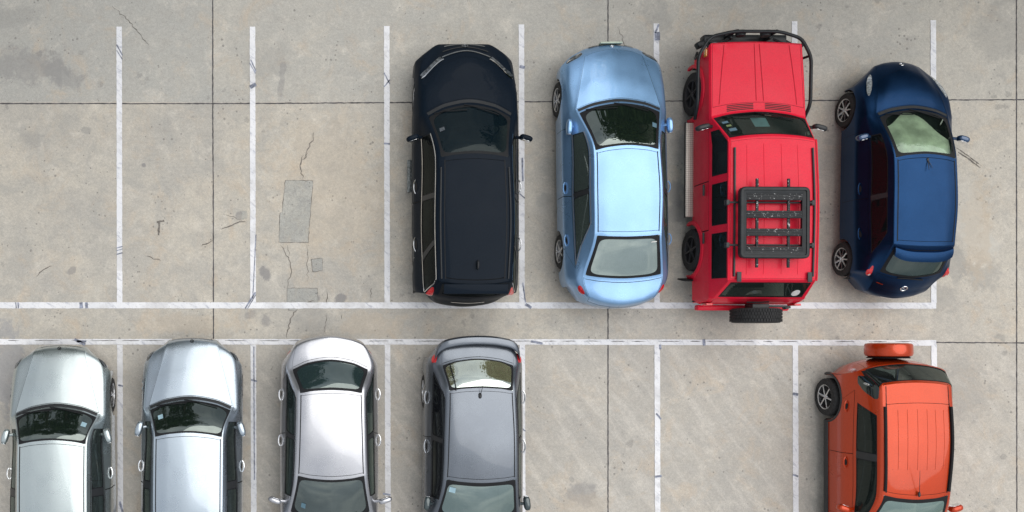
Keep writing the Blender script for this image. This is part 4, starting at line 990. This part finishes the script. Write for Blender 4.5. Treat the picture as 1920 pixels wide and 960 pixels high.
# ================= orange crossover
def car_orange():
    S = [V(1.96, -.2, -.5, .24, .44, .24, .70, .25, .76, .27, .76, .24),
         V(2.02, -.12, -.48, .52, .45, .52, .70, .56, .80, .52, .78, .26),
         V(1.86, -.12, -.38, .88, .52, .88, .76, .84, .835, .64, .825, .28),
         V(1.50, -.14, -.24, 1.02, .64, 1.0, .81, .94, .86, .72, .85, .30),
         V(1.12, -.18, -.20, 1.10, .71, 1.07, .82, 1.00, .865, .74, .855, .30),
         V(.27, -.07, -.10, 1.54, .575, 1.50, .80, 1.04, .868, .76, .858, .30),
         V(-.70, 0, 0, 1.61, .60, 1.56, .81, 1.06, .868, .76, .858, .30),
         V(-1.70, .05, .08, 1.56, .585, 1.51, .80, 1.10, .862, .78, .85, .30),
         V(-2.03, .10, .20, 1.16, .68, 1.15, .79, 1.10, .865, .80, .86, .30),
         V(-2.08, .10, .26, .92, .62, .92, .75, .90, .84, .72, .84, .30),
         V(-2.11, .10, .28, .62, .58, .62, .72, .60, .82, .56, .82, .28),
         V(-2.04, .10, .30, .26, .56, .26, .70, .26, .78, .26, .78, .26)]
    c = Car('compact_crossover', 'orange compact crossover with a covered spare wheel, rear to the top', 'car', (6.585, -4.0), math.pi, S,
            paint('orange_paint', (.50, .046, .006), .40, .30, .55, .05, .0, .3), [(1.22, .345), (-1.38, .345)], .345, .785, .41, warp=side_warp(7.0, .35), ucrease=(4, 7, 8))
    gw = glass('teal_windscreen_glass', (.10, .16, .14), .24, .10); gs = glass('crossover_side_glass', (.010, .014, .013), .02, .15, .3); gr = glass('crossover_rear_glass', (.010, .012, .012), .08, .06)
    bodywork(c, (4.10, 4.96, -1.90, 1.90), (5.04, 6.66, -1.78, 1.78), (7.12, 7.94, -2.45, 2.45), [(4.42, 5.62, 2.25, 2.88), (5.74, 6.55, 2.25, 2.88)],
             [(4.30, 5.68, 3.02, 5.6), (5.68, 6.75, 3.02, 5.6)], (2.06, 3.98, -1.97, 1.97), (8.02, 9.5, -1.92, 1.92), gw, gs, gr, frit=(.07, .05), frit_r=(.02, .02), gap=.010)
    common(c, .82, 6); c.wipers(sgn=-1)
    for sg in (1, -1):
        c.blob('quarter_window', 7.22, sg * 2.52, .42, .40, gr, .003, 4.0, 0, .004)
        c.strip('tailgate_seam', [(u, sg * 1.78) for u in np.linspace(6.66, 7.05, 6)], .012, M['rubber'], .003)
        c.blob('headlight', 2.15, sg * 2.62, .55, .36, M['lamp'], .004, 2.3, 0, .014); c.blob('tail_light', 8.75, sg * 2.95, .55, .34, M['red'], .006, 2.3, .0, .02)
        c.blob('reverse_light', 8.42, sg * 2.9, .17, .15, M['redlight'], .026, 2.3, 0, .004)
        P, N = c.k.eval(np.linspace(5.05, 6.62, 18), [sg * 1.86] * 18, .020); mb = MB(); mb.tube([tuple(p) for p in P], .024, 8); mb.build('roof_rail', M['rubber'], c.root)
        for (yw, zw) in c.wheels:
            mb = MB(); vs_, fs = [], []; n = 22
            for k in range(n + 1):
                t = math.pi * k / n * 1.12 - .19
                for (x, rr) in ((.842, .465), (.872, .45), (.88, .425), (.84, .405)): vs_.append((sg * x, yw + rr * math.cos(t), zw + rr * math.sin(t)))
            for k in range(n):
                for q in range(3): fs.append((k * 4 + q, k * 4 + q + 1, k * 4 + q + 5, k * 4 + q + 4))
            mb.add(vs_, fs); mb.build('arch_trim', M['plastic'], c.root)
        mb = MB(); mb.box((sg * .855, -.08, .30), (.06, 1.75, .12), 0, 0, .02); mb.build('sill_trim', M['plastic'], c.root)
    for v in (-1.35, -.85, -.4, .1, .6, 1.1):
        P, N = c.k.eval(np.linspace(5.5, 6.55, 12), [v] * 12, -.001); mb = MB(); mb.tube([tuple(p) for p in P], .007, 6); mb.build('roof_rib', c.paint, c.root)
    # quarter window emblem sticker
    u, v = 7.08, 2.55; badge_ = c.blob('sticker', u, v, .085, .10, M['white'], .009, 2.0, 0, .001); c.blob('sticker_core', u, v, .055, .066, M['dark'], .0115, 2.0, 0, .0005, badge_); c.blob('sticker_mark', u, v, .03, .03, M['white'], .0135, 2.2, 0, .0005, badge_)
    # spare wheel in a painted cover
    mb = MB(); mb.lathe_x([(-.125, 0), (-.13, .28), (-.115, .355), (-.09, .375), (.06, .38), (.10, .365), (.115, .33), (.12, 0)], (0, 0, 0), 64)
    mb.v = [(-q[1] + .07, -2.25 + q[0], .86 + q[2]) for q in mb.v]; mb.build('spare_wheel_cover', c.paint, c.root)
    mb = MB(); mb.lathe_x([(.10, .30), (.125, .345), (.135, .335), (.135, 0)], (0, 0, 0), 48); mb.v = [(-q[1] + .07, -2.24 + q[0], .86 + q[2]) for q in mb.v]; mb.build('spare_wheel_rim', M['rubber'], c.root)
    c.mirror(.99, .54, 1.06, (.115, .06, .08), .30); c.handle(5.50, 3.5, c.paint, .19); c.handle(6.55, 3.5, c.paint, .19); c.seats(.0, bench=-.85, z=.7)
    mb = MB(); mb.ellip((0, .21, 1.585), (.02, .045, .018)); mb.tube([(0, .21, 1.59), (.09, -.22, 1.74)], .006, 6, True, .003); mb.build('antenna', M['plastic'], c.root)
    return c

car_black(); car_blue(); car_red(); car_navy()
p_s = paint('silver_paint', (.45, .51, .52), .85, .28, 1.0, .03)
car_silver('saloon_car', 'silver saloon at the bottom left corner, nose to the top', (-8.30, -4.07), p_s, R(.35))
car_silver('saloon_car', 'silver-grey saloon second from the left in the lower row', (-5.94, -3.94), paint('silver_blue_paint', (.40, .465, .53), .85, .28, 1.0, .03), R(-.25), -1.45, 'seat')
car_white(); car_grey(); car_orange()

# ------------------------------------------------------------------ trees past the far edge of the lot (they show in the windscreens)
m_bark = simple('bark', (.11, .085, .06), .9, var=.4, vs_=5)
def leafmat(name, a, b):
    t = NT(name); v = t.coords(); c = t.mix(t.ramp(t.noise(v, .9, 4, .6), .35, .65), a, b); t.l(c, t.b.inputs['Base Color']); t.set(Roughness=.55, Specular_IOR_Level=.3); return t.m
def tree(name, label, x, y, h, r, mat, seed):
    rng = random.Random(seed); root = bpy.data.objects.new(name, None); COL.objects.link(root); root.location = (x, y, 0); root['label'] = label; root['category'] = 'tree'; root['group'] = 'trees beyond the upper edge of the lot'
    mb = MB(); top = h * .55; mb.tube([(0, 0, -.1), (.1, .05, top * .4), (.0, .15, top * .75), (.15, .1, top)], h * .019, 12, True, h * .009)
    tips = []
    for k in range(9):
        a = 2 * math.pi * k / 9 + rng.uniform(-.3, .3); z0 = top * rng.uniform(.5, .95); d = r * rng.uniform(.5, .85); z1 = z0 + h * rng.uniform(.12, .32)
        mb.tube([(.08, .1, z0), (d * .5 * math.cos(a), d * .5 * math.sin(a), (z0 + z1) / 2 + .3), (d * math.cos(a), d * math.sin(a), z1)], .12, 7, True, .03); tips.append((d * math.cos(a), d * math.sin(a), z1))
    mb.build('trunk', m_bark, root)
    cl = [(px, py, pz, rng.uniform(.9, 1.7)) for px, py, pz in tips]
    for k in range(80):
        a = rng.uniform(0, 6.28); e = rng.uniform(-1.3, 1.5); q = r * rng.uniform(.35, .95)
        cl.append((q * math.cos(a) * math.cos(e), q * math.sin(a) * math.cos(e), h * .56 + h * .40 * math.sin(e) * rng.uniform(.5, 1), rng.uniform(.8, 1.6)))
    vs_, fs = [], []
    for (cx, cy, cz, cr_) in cl:
        for k in range(170):
            d = Vector((rng.gauss(0, 1), rng.gauss(0, 1), rng.gauss(0, .8))).normalized() * cr_ * rng.uniform(.55, 1.1) ; p = Vector((cx, cy, cz)) + d
            n = Vector((rng.gauss(0, 1), rng.gauss(0, 1), rng.gauss(.5, 1))).normalized(); a = n.orthogonal().normalized(); b = n.cross(a); sz = rng.uniform(.12, .26); i = len(vs_)
            vs_ += [p + a * sz, p + b * sz * .55, p - a * sz, p - b * sz * .55]; fs.append((i, i + 1, i + 2, i + 3))
    me = bpy.data.meshes.new('crown'); me.from_pydata([tuple(v) for v in vs_], [], fs); link('crown', me, mat, root, False)
lm1 = leafmat('deep_green_leaves', (.035, .07, .02), (.06, .11, .03)); lm2 = leafmat('olive_leaves', (.05, .085, .025), (.085, .13, .035))
for i, (x, y, h, r, lb) in enumerate(((-20.5, 11.5, 17, 5.0, 'tall deep green tree at the left end of the row beyond the lot'), (-14.2, 11.2, 19, 5.2, 'tallest olive green tree beyond the lot, opposite the corner saloon'),
        (-9.0, 11.4, 18, 4.8, 'tall deep green tree beyond the lot, opposite the silver-grey saloon'), (5.3, 9.2, 8.4, 3.1, 'low round deep green tree beyond the lot, opposite the pale blue saloon'), (10.4, 9.6, 7.6, 2.8, 'low olive green tree beyond the lot, opposite the red off-roader'),
        (15.6, 10.4, 7.0, 2.6, 'low deep green tree at the right end of the row beyond the lot'))):
    tree('leafy_tree', lb, x, y, h, r, (lm1, lm2)[i % 2], 40 + i)
